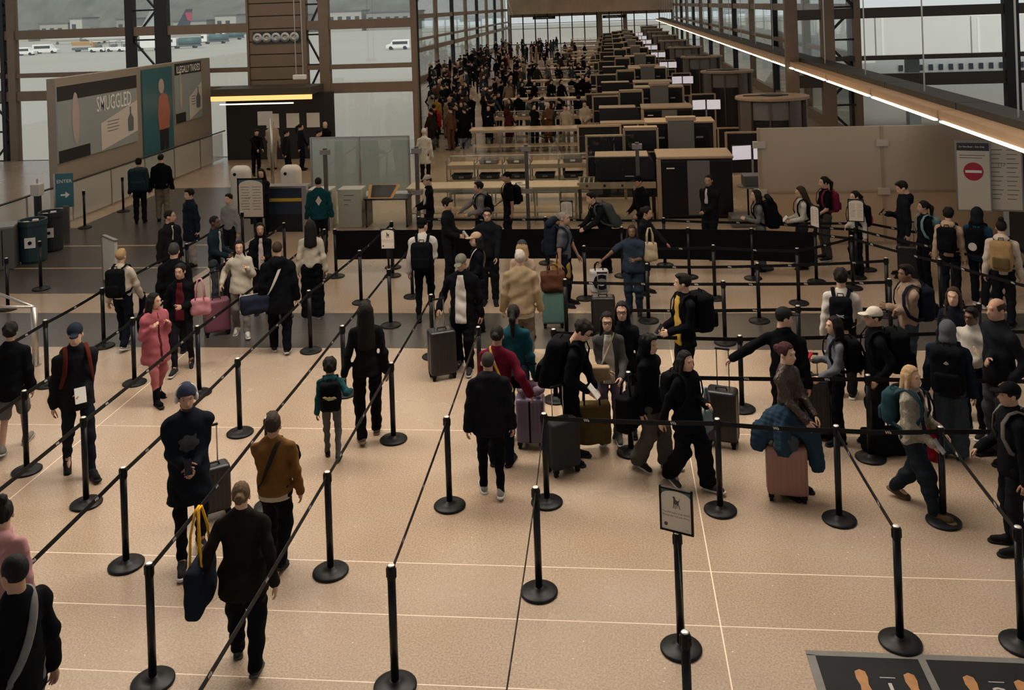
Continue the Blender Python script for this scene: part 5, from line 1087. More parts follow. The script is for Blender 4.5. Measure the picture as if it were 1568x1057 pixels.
for k, (u, lb) in enumerate(((1493, 'tall notice board with a red no-entry disc at the right'), (1541, 'tall notice board with white text columns at the right edge'))):
    q_ = PY(u, 340, 19.4); t = thing('notice_board', lb, 'sign', (float(q_[0]), 19.4, 0), math.radians(-14)); MB().box((-.33, -.03, 1.06), (.33, .03, 2.5)).build('frame', mat('board_frame', (.26, .25, .23), .4, .6), t, bevel=.01); MB().box((-.295, -.035, 1.10), (.295, -.03, 2.46)).build('sheet', mat('board_sheet', (.55, .50, .42), .5), t); MB().box((-.05, -.02, 0), (.05, .02, 1.08)).build('leg', STEEL, t); MB().box((-.3, -.2, 0), (.3, .2, .03)).build('foot', STEEL, t)
    if k == 0:
        MB().box((-.295, -.037, 2.30), (.295, -.035, 2.46)).build('header_band', P_DARK, t); stand_text(text_mesh('Do Not Enter - Exit Only', .045, WHITE), (-.02, -.039, 2.38), 0, t); c = [(math.cos(a) * .185, 1.88 + math.sin(a) * .185) for a in np.linspace(0, 2 * math.pi, 25)[:-1]]; MB().prism(c, 1, -.039, -.035).build('red_disc', mat('sign_red', (.36, .012, .03), .5), t); MB().box((-.15, -.041, 1.855), (.15, -.039, 1.905)).build('white_bar', WHITE, t)
        for j in range(2): MB().box((-.25, -.037, 2.20 - j * .05), (.22 - .05 * j, -.035, 2.212 - j * .05)).build('text_line', INK, t)
    else:
        for j in range(12):
            for sx in (-1, 1): MB().box((sx * .145 - .11, -.037, 2.30 - j * .09), (sx * .145 + .11 - .03 * (j % 3), -.035, 2.312 - j * .09)).build('text_line', INK, t)
        stand_text(text_mesh('117', .10, INK), (-.06, -.038, 2.0), 0, t)
# ---------------------------------------------------------------- floor mat with shoe prints
t = thing('footprint_mat', 'black floor mat with orange shoe prints numbered 1 and 2 inside grey tape', 'mat', (0, 0, 0)); MATM = mat('mat_black', (.011, .012, .014), .6, 0, .5, 5, spec=.15); TAPE = mat('grey_tape', (.15, .145, .135), .6, 0, .3, 6); ORG = mat('shoe_orange', (.36, .165, .05), .55, 0, .35, 18); CHALK = mat('chalk_white', (.40, .39, .36), .8)
x0, xm, x1, ya, yb = 1.52, 2.40, 3.40, 6.5, 7.90
MB().box((x0, ya, 0), (x1, yb, .004)).build('mat_sheet', MATM, t); MB().box((x0 - .05, yb - .01, .002), (x1, yb + .05, .006)).build('tape_strip', TAPE, t); MB().box((x0 - .05, ya, .002), (x0 + .02, yb, .006)).build('tape_strip', TAPE, t); MB().box((xm - .03, ya, .002), (xm + .03, yb - .01, .0065)).build('tape_strip', TAPE, t)
SOLE = [(-.035, -.15), (.03, -.15), (.042, -.09), (.030, -.02), (.045, .06), (.040, .125), (.0, .15), (-.042, .125), (-.050, .05), (-.034, -.03), (-.045, -.10)]
for cx_, cy_ in ((1.86, 7.60), (2.24, 7.58), (2.70, 7.58), (3.08, 7.55)): MB().prism([(cx_ + a, cy_ + b) for a, b in SOLE], 2, .004, .0055).build('shoe_print', ORG, t)
for txt, cx_ in (('1', 2.06), ('2', 2.90)):
    o = link('lettering', text_mesh(txt, .22, CHALK, sx=1.3), t); o.location = (cx_, 7.52, .0062); MB().box((cx_ - .06, 7.66, .0055), (cx_ + .06, 7.668, .0062)).build('chalk_line', CHALK, t)
# ---------------------------------------------------------------- left edge: bins, sign, rails
def bin_(label, u, v, r, h, m):
    p = G(u, v); t = thing('recycling_bin', label, 'bin', p, math.radians(20)); MB().lathe([(r * .86, 0), (r * .95, .05), (r, h * .86), (r * 1.06, h * .87), (r * 1.06, h), (r * .9, h), (r * .86, h * .8)], 26).build('drum', m, t, smooth=False); B = MB()
    MB().box((-r * .38, -r * .99, h * .38), (r * .38, -r * .93, h * .62)).build('label_plate', WHITE, t); MB().lathe([(r * .14, 0), (r * .14, .02)], 14).build('recycling_mark', BLACK, t).matrix_local = Matrix.Translation((0, -r * .985, h * .5)) @ Matrix.Rotation(math.pi / 2, 4, 'X'); B = MB()
    for k in range(9):
        a = k * .7; B.cbox((math.cos(a) * r * .5, math.sin(a) * r * .5, h * .86 + .03 * (k % 3)), (.12, .10, .08))
    B.build('litter', WHITE, t)
bin_('large teal recycling bin with a white label nearest the left edge', 52, 400, .30, .98, mat('bin_teal', (.010, .035, .045), .45)); bin_('dark drum bin behind the large teal bin', 80, 383, .27, .95, mat('bin_dark', (.012, .018, .022), .45))
p = G(18, 408); t = thing('bin_cabinet', 'grey metal cabinet at the left edge beside the teal bin', 'cabinet', p, math.radians(22)); MB().box((-.75, -.3, 0), (.12, .3, .95)).build('body', mat('cabinet_grey', (.09, .09, .088), .45), t, bevel=.02); MB().box((-.76, -.31, .93), (.13, .31, .97)).build('lid', mat('cabinet_lid', (.20, .19, .18), .4), t); MB().box((-.12, -.305, .1), (-.10, -.3, .9)).build('door_gap', BLACK, t)
p = G(102, 372); t = thing('direction_sign', 'teal ENTER sign with a white arrow on a grey post', 'sign', p, math.radians(18)); MB().box((-.05, -.04, 0), (.09, .04, .95)).build('post', STEEL, t); MB().box((-.22, -.03, .90), (.20, .03, 1.75)).build('sign_panel', mat('enter_teal', (.03, .12, .15), .4), t); MB().box((-.25, -.035, .90), (-.21, .035, 1.75)).build('edge_trim', STEEL, t); stand_text(text_mesh('ENTER', .12, WHITE), (0, -.035, 1.55), 0, t); MB().prism([(-.09, 1.19), (.02, 1.19), (.02, 1.13), (.12, 1.21), (.02, 1.29), (.02, 1.23), (-.09, 1.23)], 1, -.036, -.03).build('arrow', WHITE, t)
p = G(170, 436); t = thing('white_board', 'blank white panel stand beside the person with the black backpack', 'board', p, math.radians(-40)); MB().box((-.35, -.03, .05), (.35, .03, .98)).build('panel', mat('pale_board', (.52, .49, .44), .5), t); MB().box((-.37, -.04, .96), (.37, .04, 1.0)).build('top_trim', STEEL, t); MB().box((-.37, -.04, 0), (-.33, .04, 1.0)).build('side_trim', STEEL, t)
t = thing('pipe_railing', 'low steel pipe railing at the left edge below the bins', 'railing', (0, 0, 0)); a, b = G(55, 560), G(-60, 545); ca = G(50, 442, .95) 
pa_ = (float(a[0]), float(a[1])); MB().tube([(pa_[0], pa_[1], 0), (pa_[0], pa_[1], .95)], .05, 10).build('post', STEEL, t, smooth=True); MB().box((pa_[0] - .06, pa_[1] - .06, .0), (pa_[0] + .06, pa_[1] + .06, .02)).build('foot_plate', STEEL, t)
e1 = G(-40, 470, .95); e2 = G(-40, 436, .95); MB().tube([tuple(e1), (pa_[0], pa_[1], .95)], .024, 8).build('top_rail', STEEL, t, smooth=True); MB().tube([tuple(e2), (pa_[0], pa_[1], .95)], .024, 8).build('top_rail', STEEL, t, smooth=True)
p = G(57, 330); t = thing('hand_pump', 'dark sanitiser stand behind the bins at the left', 'stand', G(60, 372)); MB().tube([(0, 0, 0), (0, 0, 1.2)], .09, 12).build('column', mat('bin_dark', (0, 0, 0)), t); MB().box((-.1, -.15, 1.2), (.14, .08, 1.5)).build('dispenser', mat('pale_board', (0, 0, 0)), t, bevel=.02); MB().tube([(0, 0, 1.5), (0, 0, 1.62)], .02, 8).build('pump', STEEL, t)
# ================================================================ the people and what they carry
BK = (.0036, .0042, .0056); NV = (.005, .008, .014); CHAR = (.010, .011, .012); WH = (.52, .49, .45); CRM = (.46, .40, .32); TAN = (.24, .175, .115); GRY = (.10, .10, .10); LGR = (.22, .21, .20); DEN = (.035, .050, .080); HB = (.008, .007, .006); HBR = (.035, .020, .012); HBL = (.30, .20, .10); HGR = (.20, .18, .16)
WS = dict(col=(.45, .43, .40), sole=(.55, .53, .50)); SNK = dict(col=(.02, .02, .022), sole=(.5, .48, .45))
def jk(col=BK, hem=.84, **k): return dict(kind='jacket', col=col, hem=hem) | k
def sw(col, hem=.90, **k): return dict(kind='sweater', col=col, hem=hem) | k
def hd(col, hem=.88, **k): return dict(kind='hoodie', col=col, hem=hem, hood=True) | k
def ct(col, hem=.55, **k): return dict(kind='coat', col=col, hem=hem) | k
def ts(col, hem=.88, **k): return dict(kind='shirt', col=col, hem=hem, sleeve='short') | k
def lg(kind, col=BK): return dict(kind=kind, col=col)
H = human
# ---- left foreground
a = H('person in a pink hoodie with a dark topknot at the left edge', 2, vh=768, h=1.66, face=150, sex='f', top=hd((.36, .19, .20)), legs=lg('slim'), hair=('topknot', HB), head=(25, 0))
a = H('man in a black leather jacket cut off by the lower left corner', 22, vh=852, h=1.80, face=215, top=jk(mat_ := BK, .80), legs=lg('straight', GRY), hair=('crop', HB), skin='tan', w=1.05); i_ = INFO[a.name]
b = bag('grey strapped shoulder bag on the man in black leather at the lower left', world_of(a, (.27, .05, .80)), i_['rz'], (.30, .10, .26), BK, handle=0, name='shoulder_bag'); cross_strap(b, a, (.16, .16, .155), -1, .028)
a = H('woman in a dark coat walking away with a navy tote on her shoulder', 378, 1020, 738, face=172, sex='f', w=1.24, top=ct((.011, .009, .008), .74, hood=False, loose=1.06), legs=lg('straight'), hair=('bun', (.10, .062, .034)), stride=.34, lead=1, ap=(.30, .02, .92), an='walkb', shoes=dict(col=(.05, .045, .04), sole=(.06, .06, .06))); i_ = INFO[a.name]
b = bag('navy tote bag with bright yellow handles', world_of(a, (.34, .06, .60)), i_['rz'] + 1.35, (.44, .13, .40), (.010, .014, .024), (.62, .33, .02), .42); 
a = H('man in a mustard brown jacket walking away with a black sling strap', 425, 858, 633, face=165, w=1.20, hs=1.12, top=jk((.135, .066, .020), .86, under=(.42, .36, .28)), legs=lg('straight'), hair=('short', (.030, .020, .014)), stride=.46, lead=1, ap='phone', an='down', skin='tan'); i_ = INFO[a.name]
b = bag('black sling bag worn in front by the man in the mustard jacket', world_of(a, (-.10, -.22, .90)), i_['rz'], (.22, .09, .16), BK, handle=0, name='sling_bag'); cross_strap(b, a, (.02, .017, .014), -1, .030)
a = H('bearded man in a navy sweatshirt and headphones looking at his phone', 294, 856, 588, face=4, w=1.06, top=sw((.006, .009, .014), .62, loose=1.05, patch=((.05, .055, .06), 1.22, .10)), legs=lg('slim'), hair=('crop', HB), hat=('beanie', (.028, .036, .060)), beard=(.02, .014, .01), phones=(.45, .45, .47), head=(0, 2), ap='belly', an=(.06, -.24, 1.06), stride=.30, lead=-1, skin='tan', shoes=SNK, curl=(.7, .7)); i_ = INFO[a.name]
phone(a, -1, 'phone in the hands of the man wearing headphones')
suitcase('black suitcase rolling behind the man in headphones', 328, 790, rz=.2, size=(.36, .22, .50), handle=.40)
a = H('man in a navy cap and black jacket holding a white document', 122, 724, 494, face=8, top=jk((.0075, .0080, .010), .80, hood=False), legs=lg('slim', (.008, .011, .018)), hair=('crop', HBR), hat=('cap', (.012, .018, .028)), head=(-14, 10), ap='belly', an=(.24, .05, .80), stride=.40, lead=1, skin='light', w=1.05); phone(a, 1, 'white document held by the man in the navy cap', paper=True, tilt=.4)
b = backpack(a, 'dark backpack with red shoulder patches on the man in the navy cap', BK, strap=(.07, .012, .008))
a = H('person in a black coat and grey shorts walking away at the left edge', 22, 690, 494, face=165, top=jk(BK, .74, loose=1.08), legs=lg('shorts', (.11, .105, .095)), hair=('messy', HB), stride=.36, lead=-1, shoes=dict(col=(.16, .15, .14), sole=(.3, .3, .3)), skin='tan')
a = H('woman in a pink puffer coat and pink trousers', 241, 614, 448, face=28, sex='f', w=1.12, top=ct((.33, .095, .115), .66, puff=.010, hood=True, loose=1.12, open=((.06, .014, .018), .022)), legs=lg('slim', (.36, .12, .13)), hair=('long', HB), head=(35, 5), ap='strap', an='strap', stride=.34, lead=-1, shoes=dict(kind='boot', col=BK))
a = H('blond person in a cream sweater carrying a black coat', 190, 533, 381, face=150, top=sw(CRM), legs=lg('straight', NV), hair=('short', HBL), ap='down', an='walkf', stride=.36, lead=1, shoes=WS); backpack(a, 'large black backpack on the blond person in cream', BK, size=(.33, .19, .50)); hw = hand_world(a, -1)
V_, F_ = nets_of([('c', (0, 0, 0), (.02, 0, -.55), .07, .14, .6), ('c', (.05, .02, -.1), (.12, .02, -.6), .05, .06)], .03, .04, lambda P: .012 * np.sin(P[:, 0] * 40 + P[:, 2] * 9)); t = thing('folded_coat', 'black coat hanging from the arm of the blond person in cream', 'coat', (hw[0], hw[1], hw[2] + .05)); link('cloth', np_mesh('cloth', [(V_, F_, 0)], cloth(BK)), t); MB().tube([(-.04, 0, .05), (0, -.02, .09), (.05, 0, .05)], .012, 6).build('collar_loop', cloth(BK), t)
a = H('woman in an open black jacket and dark red top carrying a pink bag', 281, 566, 403, face=-12, sex='f', top=jk(BK, .84, open=((.085, .012, .018), .075)), legs=lg('slim', (.012, .010, .014)), hair=('bun', HB), head=(-10, 0), stride=.34, lead=-1, ap='phone', an='down', shoes=SNK, skin='tan'); i_ = INFO[a.name]
bag('pink patterned shoulder bag beside the woman in the dark red top', world_of(a, (.30, -.05, .86)), i_['rz'], (.30, .13, .26), (.42, .19, .22), handle=.30, name='shoulder_bag')
a = H('tall person in a long black coat seen from behind near the white panel', 266, vh=374, h=1.80, face=165, top=ct(BK, .50), hair=('short', (.03, .028, .026)), w=1.08)
a = H('man in a black suit, white shirt and dark tie facing right', 259, vh=322, h=1.80, face=38, top=jk((.009, .0095, .011), .78, open=((.50, .49, .47), .045, 1.18)), hair=('crop', HB), head=(40, 0), skin='tan')
t = thing('necktie', 'dark tie of the man in the black suit', 'tie', INFO[a.name]['p'], INFO[a.name]['rz']); MB().prism([(-.022, 1.47), (.022, 1.47), (.036, 1.18), (0, 1.13), (-.036, 1.18)], 1, -.150, -.142).build('blade', BLACK, t); MB().prism([(-.024, 1.50), (.024, 1.50), (.018, 1.455), (-.018, 1.455)], 1, -.135, -.115).build('knot', BLACK, t)
a = H('woman in a cream hoodie and pale grey trousers with long black hair', 371, 512, 368, face=-4, sex='f', top=hd((.44, .40, .33), .80, loose=1.12), legs=lg('straight', (.17, .16, .145)), hair=('long', HB), ap='strap', an=(.34, -.05, .98), stride=.30, lead=1, shoes=WS)
suitcase('mauve suitcase pulled by the woman in the cream hoodie', 333, 512, rz=.15, size=(.44, .27, .55), col=(.17, .055, .085), handle=.45); 
a = H('man in a dark teal jacket facing right with a grey scarf', 328, vh=331, h=1.76, face=62, top=jk((.008, .018, .024), .80, open=((.30, .29, .27), .05)), legs=lg('straight', (.05, .055, .06)), hair=('crop', HB), skin='dark', ap='read', an='read', shoes=WS); suitcase('dark ribbed suitcase between the teal-jacketed man and the cream hoodie', 347, 462, size=(.42, .26, .66), handle=.3)
a = H('woman with long black hair in a black jacket and pale top in the second rank', 398, vh=342, h=1.66, face=0, sex='f', top=jk(BK, .84, open=((.46, .38, .38), .06)), hair=('long', HB), skin='tan', ap='phone', an='hold')
a = H('person in a long black hooded jacket seen from behind beside a white duffel', 430, 540, 370, face=178, w=1.12, top=jk(BK, .66, hood=True, loose=1.08), legs=lg('straight'), hair=('crop', HBR), stride=.22, lead=1, shoes=dict(col=(.03, .03, .03), sole=(.4, .4, .4))); i_ = INFO[a.name]
b = bag('navy and white duffel bag slung on the person in the long black jacket', world_of(a, (.36, .05, .72)), i_['rz'] + .2, (.50, .24, .27), (.012, .016, .028), handle=0, name='duffel_bag', flap=(.38, .35, .33)); cross_strap(b, a, (.45, .42, .40), -1, .022)
a = H('woman in a cream top and black trousers standing behind the black hooded jacket', 480, 488, 338, face=175, sex='f', top=sw((.40, .36, .29), .92), legs=lg('wide'), hair=('long', HB), shoes=WS)
a = H('woman all in black with long dark hair walking away hand in hand with a child', 566, 672, 461, face=183, sex='f', top=jk((.007, .0075, .009), .84), legs=lg('straight'), hair=('longer', HB), ap=(.30, -.02, .80), an='down', stride=.26, lead=-1, shoes=dict(col=(.16, .11, .08), sole=(.2, .16, .12)))
ch = H('small child in a teal hoodie holding the hand of the woman in black', 510, 702, 552, face=176, top=hd((.010, .050, .058)), legs=lg('slim', (.085, .085, .08)), hair=('messy', HB), hs=1.32, an=(.34, -.02, 1.18), stride=.26, lead=1, skin='tan'); backpack(ch, 'black backpack with a pale winged patch on the small child', BK, size=(.36, .18, .52), drop=.02, mark=((.42, .37, .24), [(-.12, .0), (-.08, .03), (-.03, .015), (0, .035), (.03, .02), (.08, .045), (.12, .03), (.07, .0), (.02, -.03), (-.05, -.025)], .02))
# ---- middle
a = H('man in a white sweater and black cap seen from behind', 652, 490, 335, face=172, top=sw(WH, .93), legs=lg('slim'), hair=('crop', HB), hat=('cap', BK), head=(-35, 0), an='read', stride=.2, lead=-1, w=1.05); backpack(a, 'black drawstring backpack on the man in the white sweater', BK, size=(.38, .17, .48), drop=.06)
a = H('older man in a grey cap and open black jacket over a white shirt', 712, 566, 390, face=-14, w=1.12, top=jk(BK, .74, open=((.50, .47, .44), .09)), legs=lg('straight'), hair=('crop', HGR), hat=('cap', (.11, .105, .085)), head=(-8, 20), an=(.30, -.16, .96), ap='down', stride=.22, lead=1, skin='tan', shoes=dict(col=(.03, .03, .03), sole=(.3, .3, .3)))
suitcase('black ribbed suitcase of the older man in the grey cap', 678, 578, rz=.25, size=(.40, .27, .66), handle=.42); q_ = G(706, 545); bag('grey bag hung over the black suitcase of the older man', (q_[0], q_[1], .36), .3, (.34, .16, .42), (.075, .075, .075), handle=.10)
a = H('woman in a tan cap and black jacket with a pale diagonal strap', 729, vh=357, h=1.68, face=-70, sex='f', top=jk(BK, .80), hair=('bob', HB), hat=('cap', (.36, .25, .16)), ap='read', an='read'); i_ = INFO[a.name]; b = bag('small black hip bag of the woman in the tan cap', world_of(a, (-.17, .0, .92)), i_['rz'], (.2, .08, .14), BK, handle=0, name='hip_bag'); cross_strap(b, a, (.42, .38, .33), 1, .018)
a = H('young man in black reading a white phone left of the glasses-wearing man', 684, vh=304, h=1.74, face=65, hair=('messy', HB), ap='read', an='read', head=(0, 12)); phone(a, 1, 'white phone of the young man in black', (.45, .45, .45), True)
a = H('man in glasses and black facing the camera in the middle rank', 746, vh=319, h=1.78, face=-5, hair=('short', HB), glasses=True, ap='lowf', an='pocket', w=1.12)
a = H('older person in a tan fleece jacket seen from behind', 802, 556, 384, face=176, w=1.18, top=jk((.27, .205, .125), .80, under=(.40, .36, .30)), legs=lg('straight', (.12, .10, .075)), hair=('short', (.36, .33, .28)), stride=.2, lead=1, shoes=dict(col=(.05, .05, .05), sole=(.08, .08, .08)))
a = H('person in a dark grey cap and beige top just beyond the tan fleece', 799, vh=369, h=1.66, face=170, sex='f', top=sw((.36, .27, .19)), hair=('bob', HBL), hat=('cap', (.035, .037, .04)))
a = H('grey-haired man in a grey T-shirt facing right', 862, vh=325, h=1.72, face=72, top=ts((.085, .090, .100)), legs=lg('straight', NV), hair=('crop', HGR), skin='tan', ap='walkf', an='down'); backpack(a, 'dark blue hiking backpack on the grey-haired man', (.010, .016, .026), size=(.34, .24, .58), roll=(.012, .018, .028))
q_ = G(849, 500); suitcase('mint green suitcase next to the tan fleece', 848, 500, size=(.38, .25, .55), col=(.10, .20, .18), handle=.3); bag('brown leather bag on top of the mint suitcase', (q_[0], q_[1] - .02, .63), .1, (.42, .26, .32), (.085, .035, .022), handle=.12, name='leather_bag'); bag('yellow tote standing behind the brown leather bag', (*G(861, 470)[:2], .52), 0, (.34, .15, .30), (.30, .18, .05), handle=.3)
a = H('woman in a dark blue T-shirt and jeans pulling a white and black bag', 972, 480, 345, face=-8, sex='f', w=1.22, top=ts((.022, .034, .050), .84, loose=1.08), legs=lg('straight', (.02, .035, .055)), hair=('bob', HBR), skin='brown', an=(.52, -.10, 1.03), ap='phone'); hw = hand_world(a, -1); bag('white sports bag with a black C hanging from her hand', (hw[0], hw[1], hw[2] - .52), .15, (.34, .16, .42), (.46, .45, .43), BK, .12)
t_ = link('lettering', text_mesh('C', .34, BLACK, bold=.02), [o for o in bpy.data.objects if o.name.startswith('tote_bag') and 'black C' in o.get('label', '')][0]); t_.matrix_local = Matrix.Translation((0, -.115, .2)) @ UP_TEXT
bag('cream shoulder bag behind the woman in the dark blue T-shirt', world_of(a, (.30, .08, .92)), .2, (.26, .12, .34), (.42, .34, .22), handle=.25)
suitcase('black suitcase in front of the woman in the dark blue T-shirt', 925, 512, size=(.40, .26, .58), handle=.35)
a = H('woman in black behind the black panels with her hair tied back', 980, vh=316, h=1.66, face=60, sex='f', hair=('bun', HB), ap='reach', skin='tan', lean=12)
# ---- at the first screening row
a = H('man in a beige cap and black jacket with white side panel', 655, vh=269, h=1.74, face=-75, top=jk(BK, .86, open=((.46, .44, .42), .11)), hair=('crop', HB), hat=('cap', (.36, .31, .25)), head=(0, 10), an='read', ap='read')
a = H('boy in a grey hoodie at the steel table', 733, vh=279, h=1.66, face=-80, top=hd((.16, .15, .145)), hair=('messy', HB), an='reach', ap='read'); backpack(a, 'black backpack on the boy in the grey hoodie', BK)
a = H('man in a black cap and black T-shirt at the steel table', 777, vh=264, h=1.74, face=-75, top=ts(BK), hair=('crop', HB), hat=('cap', BK), skin='tan', an='hold', ap='down'); backpack(a, 'black backpack on the man in the black cap at the table', BK)
a = H('person in black bending over the conveyor', 925, vh=292, h=1.68, face=-60, lean=24, hair=('short', HB), an='reach', ap='reach'); backpack(a, 'grey hiking backpack on the person bending over the conveyor', (.05, .06, .06), size=(.36, .24, .56))
a = H('man in a black puffer jacket and black cap beside the conveyor', 985, vh=269, h=1.78, face=-55, lean=10, w=1.12, top=jk(BK, .82, puff=.008), hair=('crop', HB), hat=('cap', BK), an='hold', ap='hold', skin='tan')
a = H('man in a black suit and white shirt standing by the tall x-ray machine', 1085, vh=268, h=1.78, face=-35, w=1.08, top=jk((.008, .0085, .010), .76, open=((.45, .45, .45), .05, 1.15)), hair=('crop', HB), skin='tan', head=(20, 5), ap='belly', an='belly')
a = H('woman in grey at the equipment desk with a big black pack', 1163, vh=291, h=1.64, face=-80, sex='f', top=sw((.12, .12, .115)), legs=lg('straight', GRY), hair=('long', HB), an='phone', ap='phone', lean=6); backpack(a, 'big black pack with a rolled top on the woman in grey', BK, size=(.38, .28, .58), roll=BK)
a = H('long-haired woman in a cream top reading beside the beige screen wall', 1226, vh=286, h=1.66, face=-72, sex='f', top=sw((.44, .42, .36), .92), legs=lg('wide', (.02, .025, .022)), hair=('long', HBR), head=(0, 18), an='read', ap='read'); phone(a, -1, 'paper in the hands of the long-haired woman in cream', paper=True); backpack(a, 'small dark backpack on the long-haired woman in cream', NV, size=(.28, .14, .36))
a = H('tall person with dark hair and a black top carrying a maroon bag', 1262, vh=271, h=1.74, face=-65, sex='f', top=ts(BK), legs=lg('straight', (.06, .06, .06)), hair=('pony', HB), an='phone', ap='hold', shoes=SNK); backpack(a, 'maroon backpack on the tall dark-haired person', (.13, .015, .035), size=(.30, .16, .44))
a = H('woman in a white top with a long ponytail', 1309, vh=293, h=1.66, face=-50, sex='f', top=sw(WH, .92), hair=('pony', HB), an='belly', ap='down'); backpack(a, 'black backpack with a bright pink pocket on the ponytailed woman', BK, (.46, .03, .12), size=(.30, .20, .46))
a = H('tall man in a black hoodie holding a suitcase handle', 1382, vh=278, h=1.86, face=-78, top=hd((.008, .009, .012)), hair=('short', HB), head=(0, 22), an='phone', ap='down', w=1.05); phone(a, -1, 'dark phone of the tall man in the black hoodie'); suitcase('black suitcase in front of the tall man in the black hoodie', 1395, 430, size=(.46, .28, .62), handle=.42)
a = H('ponytailed woman in black with a pale blue backpack', 1414, vh=308, h=1.66, face=-60, sex='f', top=sw(BK, .88), legs=lg('straight'), hair=('pony', HB), head=(-10, 0), skin='tan', shoes=SNK); backpack(a, 'pale blue patterned backpack on the ponytailed woman in black', (.11, .21, .22), size=(.30, .17, .44))
a = H('person in a tan hoodie with black hair seen from behind', 1452, vh=319, h=1.70, face=168, top=hd((.40, .29, .20)), hair=('messy', HB), an='down', ap='down'); backpack(a, 'black backpack on the person in the tan hoodie', BK, size=(.33, .19, .46))
a = H('person in a blue jacket and dark hood seen from behind', 1496, vh=318, h=1.74, face=165, top=jk((.012, .040, .075), .84, puff=.006), hair=('short', HB), hat=('hood', (.010, .011, .014)), shoes=WS, stride=.2); backpack(a, 'black backpack with a hanging white ring charm', BK, mark=((.46, .40, .36), [(.07 * math.cos(x_), .07 * math.sin(x_)) for x_ in np.linspace(0, 2 * math.pi, 14)[:-1]], -.08))
a = H('person in a cream hoodie seen from behind at the right edge', 1533, vh=338, h=1.74, face=176, w=1.05, top=hd((.48, .41, .33)), hair=('topknot', HB), an='down', ap='down'); backpack(a, 'gold and black printed backpack on the cream hoodie', (.30, .19, .085), (.10, .07, .03), size=(.34, .18, .50), strap=BK)
# ---- right middle
a = H('person in a white shirt with a black backpack seen from behind', 1287, vh=413, h=1.76, face=176, top=sw(WH, .90), hair=('messy', HB), an='hold', ap='down', shoes=SNK); backpack(a, 'glossy black backpack with a pale emblem on the white shirt', BK, mark=((.35, .35, .35), [(-.05, -.02), (-.03, 0), (-.05, .02), (0, .008), (.05, .02), (.03, 0), (.05, -.02), (0, -.008)], .0))
a = H('man in a tan hoodie with crossed arms facing left', 1388, vh=406, h=1.76, face=-62, top=hd((.26, .185, .14)), legs=lg('straight', (.03, .045, .055)), hair=('short', HB), skin='brown', an='cross', ap='cross'); backpack(a, 'navy backpack on the man in the tan hoodie', (.008, .011, .020), size=(.32, .22, .48))
a = H('woman with dark hair in a navy jacket turning towards the camera', 1460, vh=441, h=1.68, face=-25, sex='f', top=jk((.008, .010, .016), .84), hair=('long', HBR), head=(15, -4))
a = H('person in a white zip jacket and glasses laughing', 1494, 664, 472, face=-30, top=jk((.42, .39, .35), .90), legs=lg('slim'), hair=('short', HB), skin='brown', glasses=True, shoes=SNK, ap='belly', an='down')
a = H('bald man in a dark jacket with yellow lettering at the right edge', 1535, 702, 458, face=-50, w=1.12, top=jk((.008, .0095, .013), .82), legs=lg('straight', (.05, .052, .055)), hair=('balding', HBR), skin='tan', ap='pocket', an='cross'); i_ = INFO[a.name]
t_ = link('lettering', text_mesh('CALS', .085, mat('gold_ink', (.50, .38, .16), .6), bold=.004), a); t_.matrix_local = Matrix.Translation((-.19, -.155, 1.22)) @ Matrix.Rotation(-.35, 4, 'Z') @ UP_TEXT
a = H('person in a navy jacket and wide jeans with a grey hood seen from behind', 1458, 700, 492, face=176, w=1.12, top=jk((.009, .014, .026), .80, hood=False), legs=lg('wide', (.030, .042, .052)), hair=('short', HB), hat=('hood', (.075, .08, .09))); backpack(a, 'big black backpack on the person in wide jeans', BK, size=(.40, .24, .58), mark=((.26, .26, .26), [(-.03, .0), (0, .03), (.03, .0), (0, -.012)], .14))
a = H('person in a white cap and black jacket facing left', 1346, 684, 472, face=-72, w=1.1, top=jk(BK, .80), hair=('crop', HB), hat=('cap', (.50, .45, .38)), skin='tan', ap='pocket', an='pocket'); backpack(a, 'bulky black backpack on the person in the white cap', BK, size=(.36, .26, .52))
q_ = G(1352, 690); bag('black travel bag on the floor under the white-capped person', (q_[0], q_[1] - .05, 0), .2, (.50, .26, .28), BK, handle=.12, name='travel_bag')
a = H('woman with long black hair in a grey sweater holding a red phone', 1284, 676, 486, face=-70, sex='f', top=sw((.115, .125, .145), .95), legs=lg('straight'), hair=('longer', HB), an='phone', ap='hold'); phone(a, -1, 'red phone of the woman in the grey sweater', (.30, .01, .02)); backpack(a, 'black backpack with white print on the woman in the grey sweater', BK, size=(.32, .22, .46), mark=((.25, .27, .30), [(-.06, .0), (.06, .0), (.06, .03), (-.06, .03)], -.02))
a = H('man in a black cap stretching one arm to a suitcase', 1200, vh=473, h=1.74, face=168, top=jk(BK, .80), hair=('crop', HB), hat=('cap', (.016, .017, .018)), head=(-55, 5), ap=(.66, .08, 1.02), an='down', w=1.08)
suitcase('black suitcase with a tall handle left of the man with the stretched arm', 1108, 680, rz=-.2, size=(.38, .27, .62), handle=.46)
suitcase('tall black suitcase standing behind the blue fur coat', 1247, 668, rz=.1, size=(.42, .28, .68), handle=.25)
a = H('woman in a dark sequined jacket with reddish hair smiling to the right', 1203, vh=526, h=1.66, face=55, sex='f', top=jk((.030, .020, .017), .92, puff=.008, mat=mat('sequin_fabric', (.040, .026, .020), .28, .3, .85, 38, .8)), hair=('bun', (.040, .012, .014)), ap=(.10, -.30, .95), an=(.10, -.32, .95))
sc_ = suitcase('rose pink suitcase under the blue fur coat', 1206, 762, rz=.05, size=(.44, .27, .54), col=(.255, .125, .100), handle=.0)
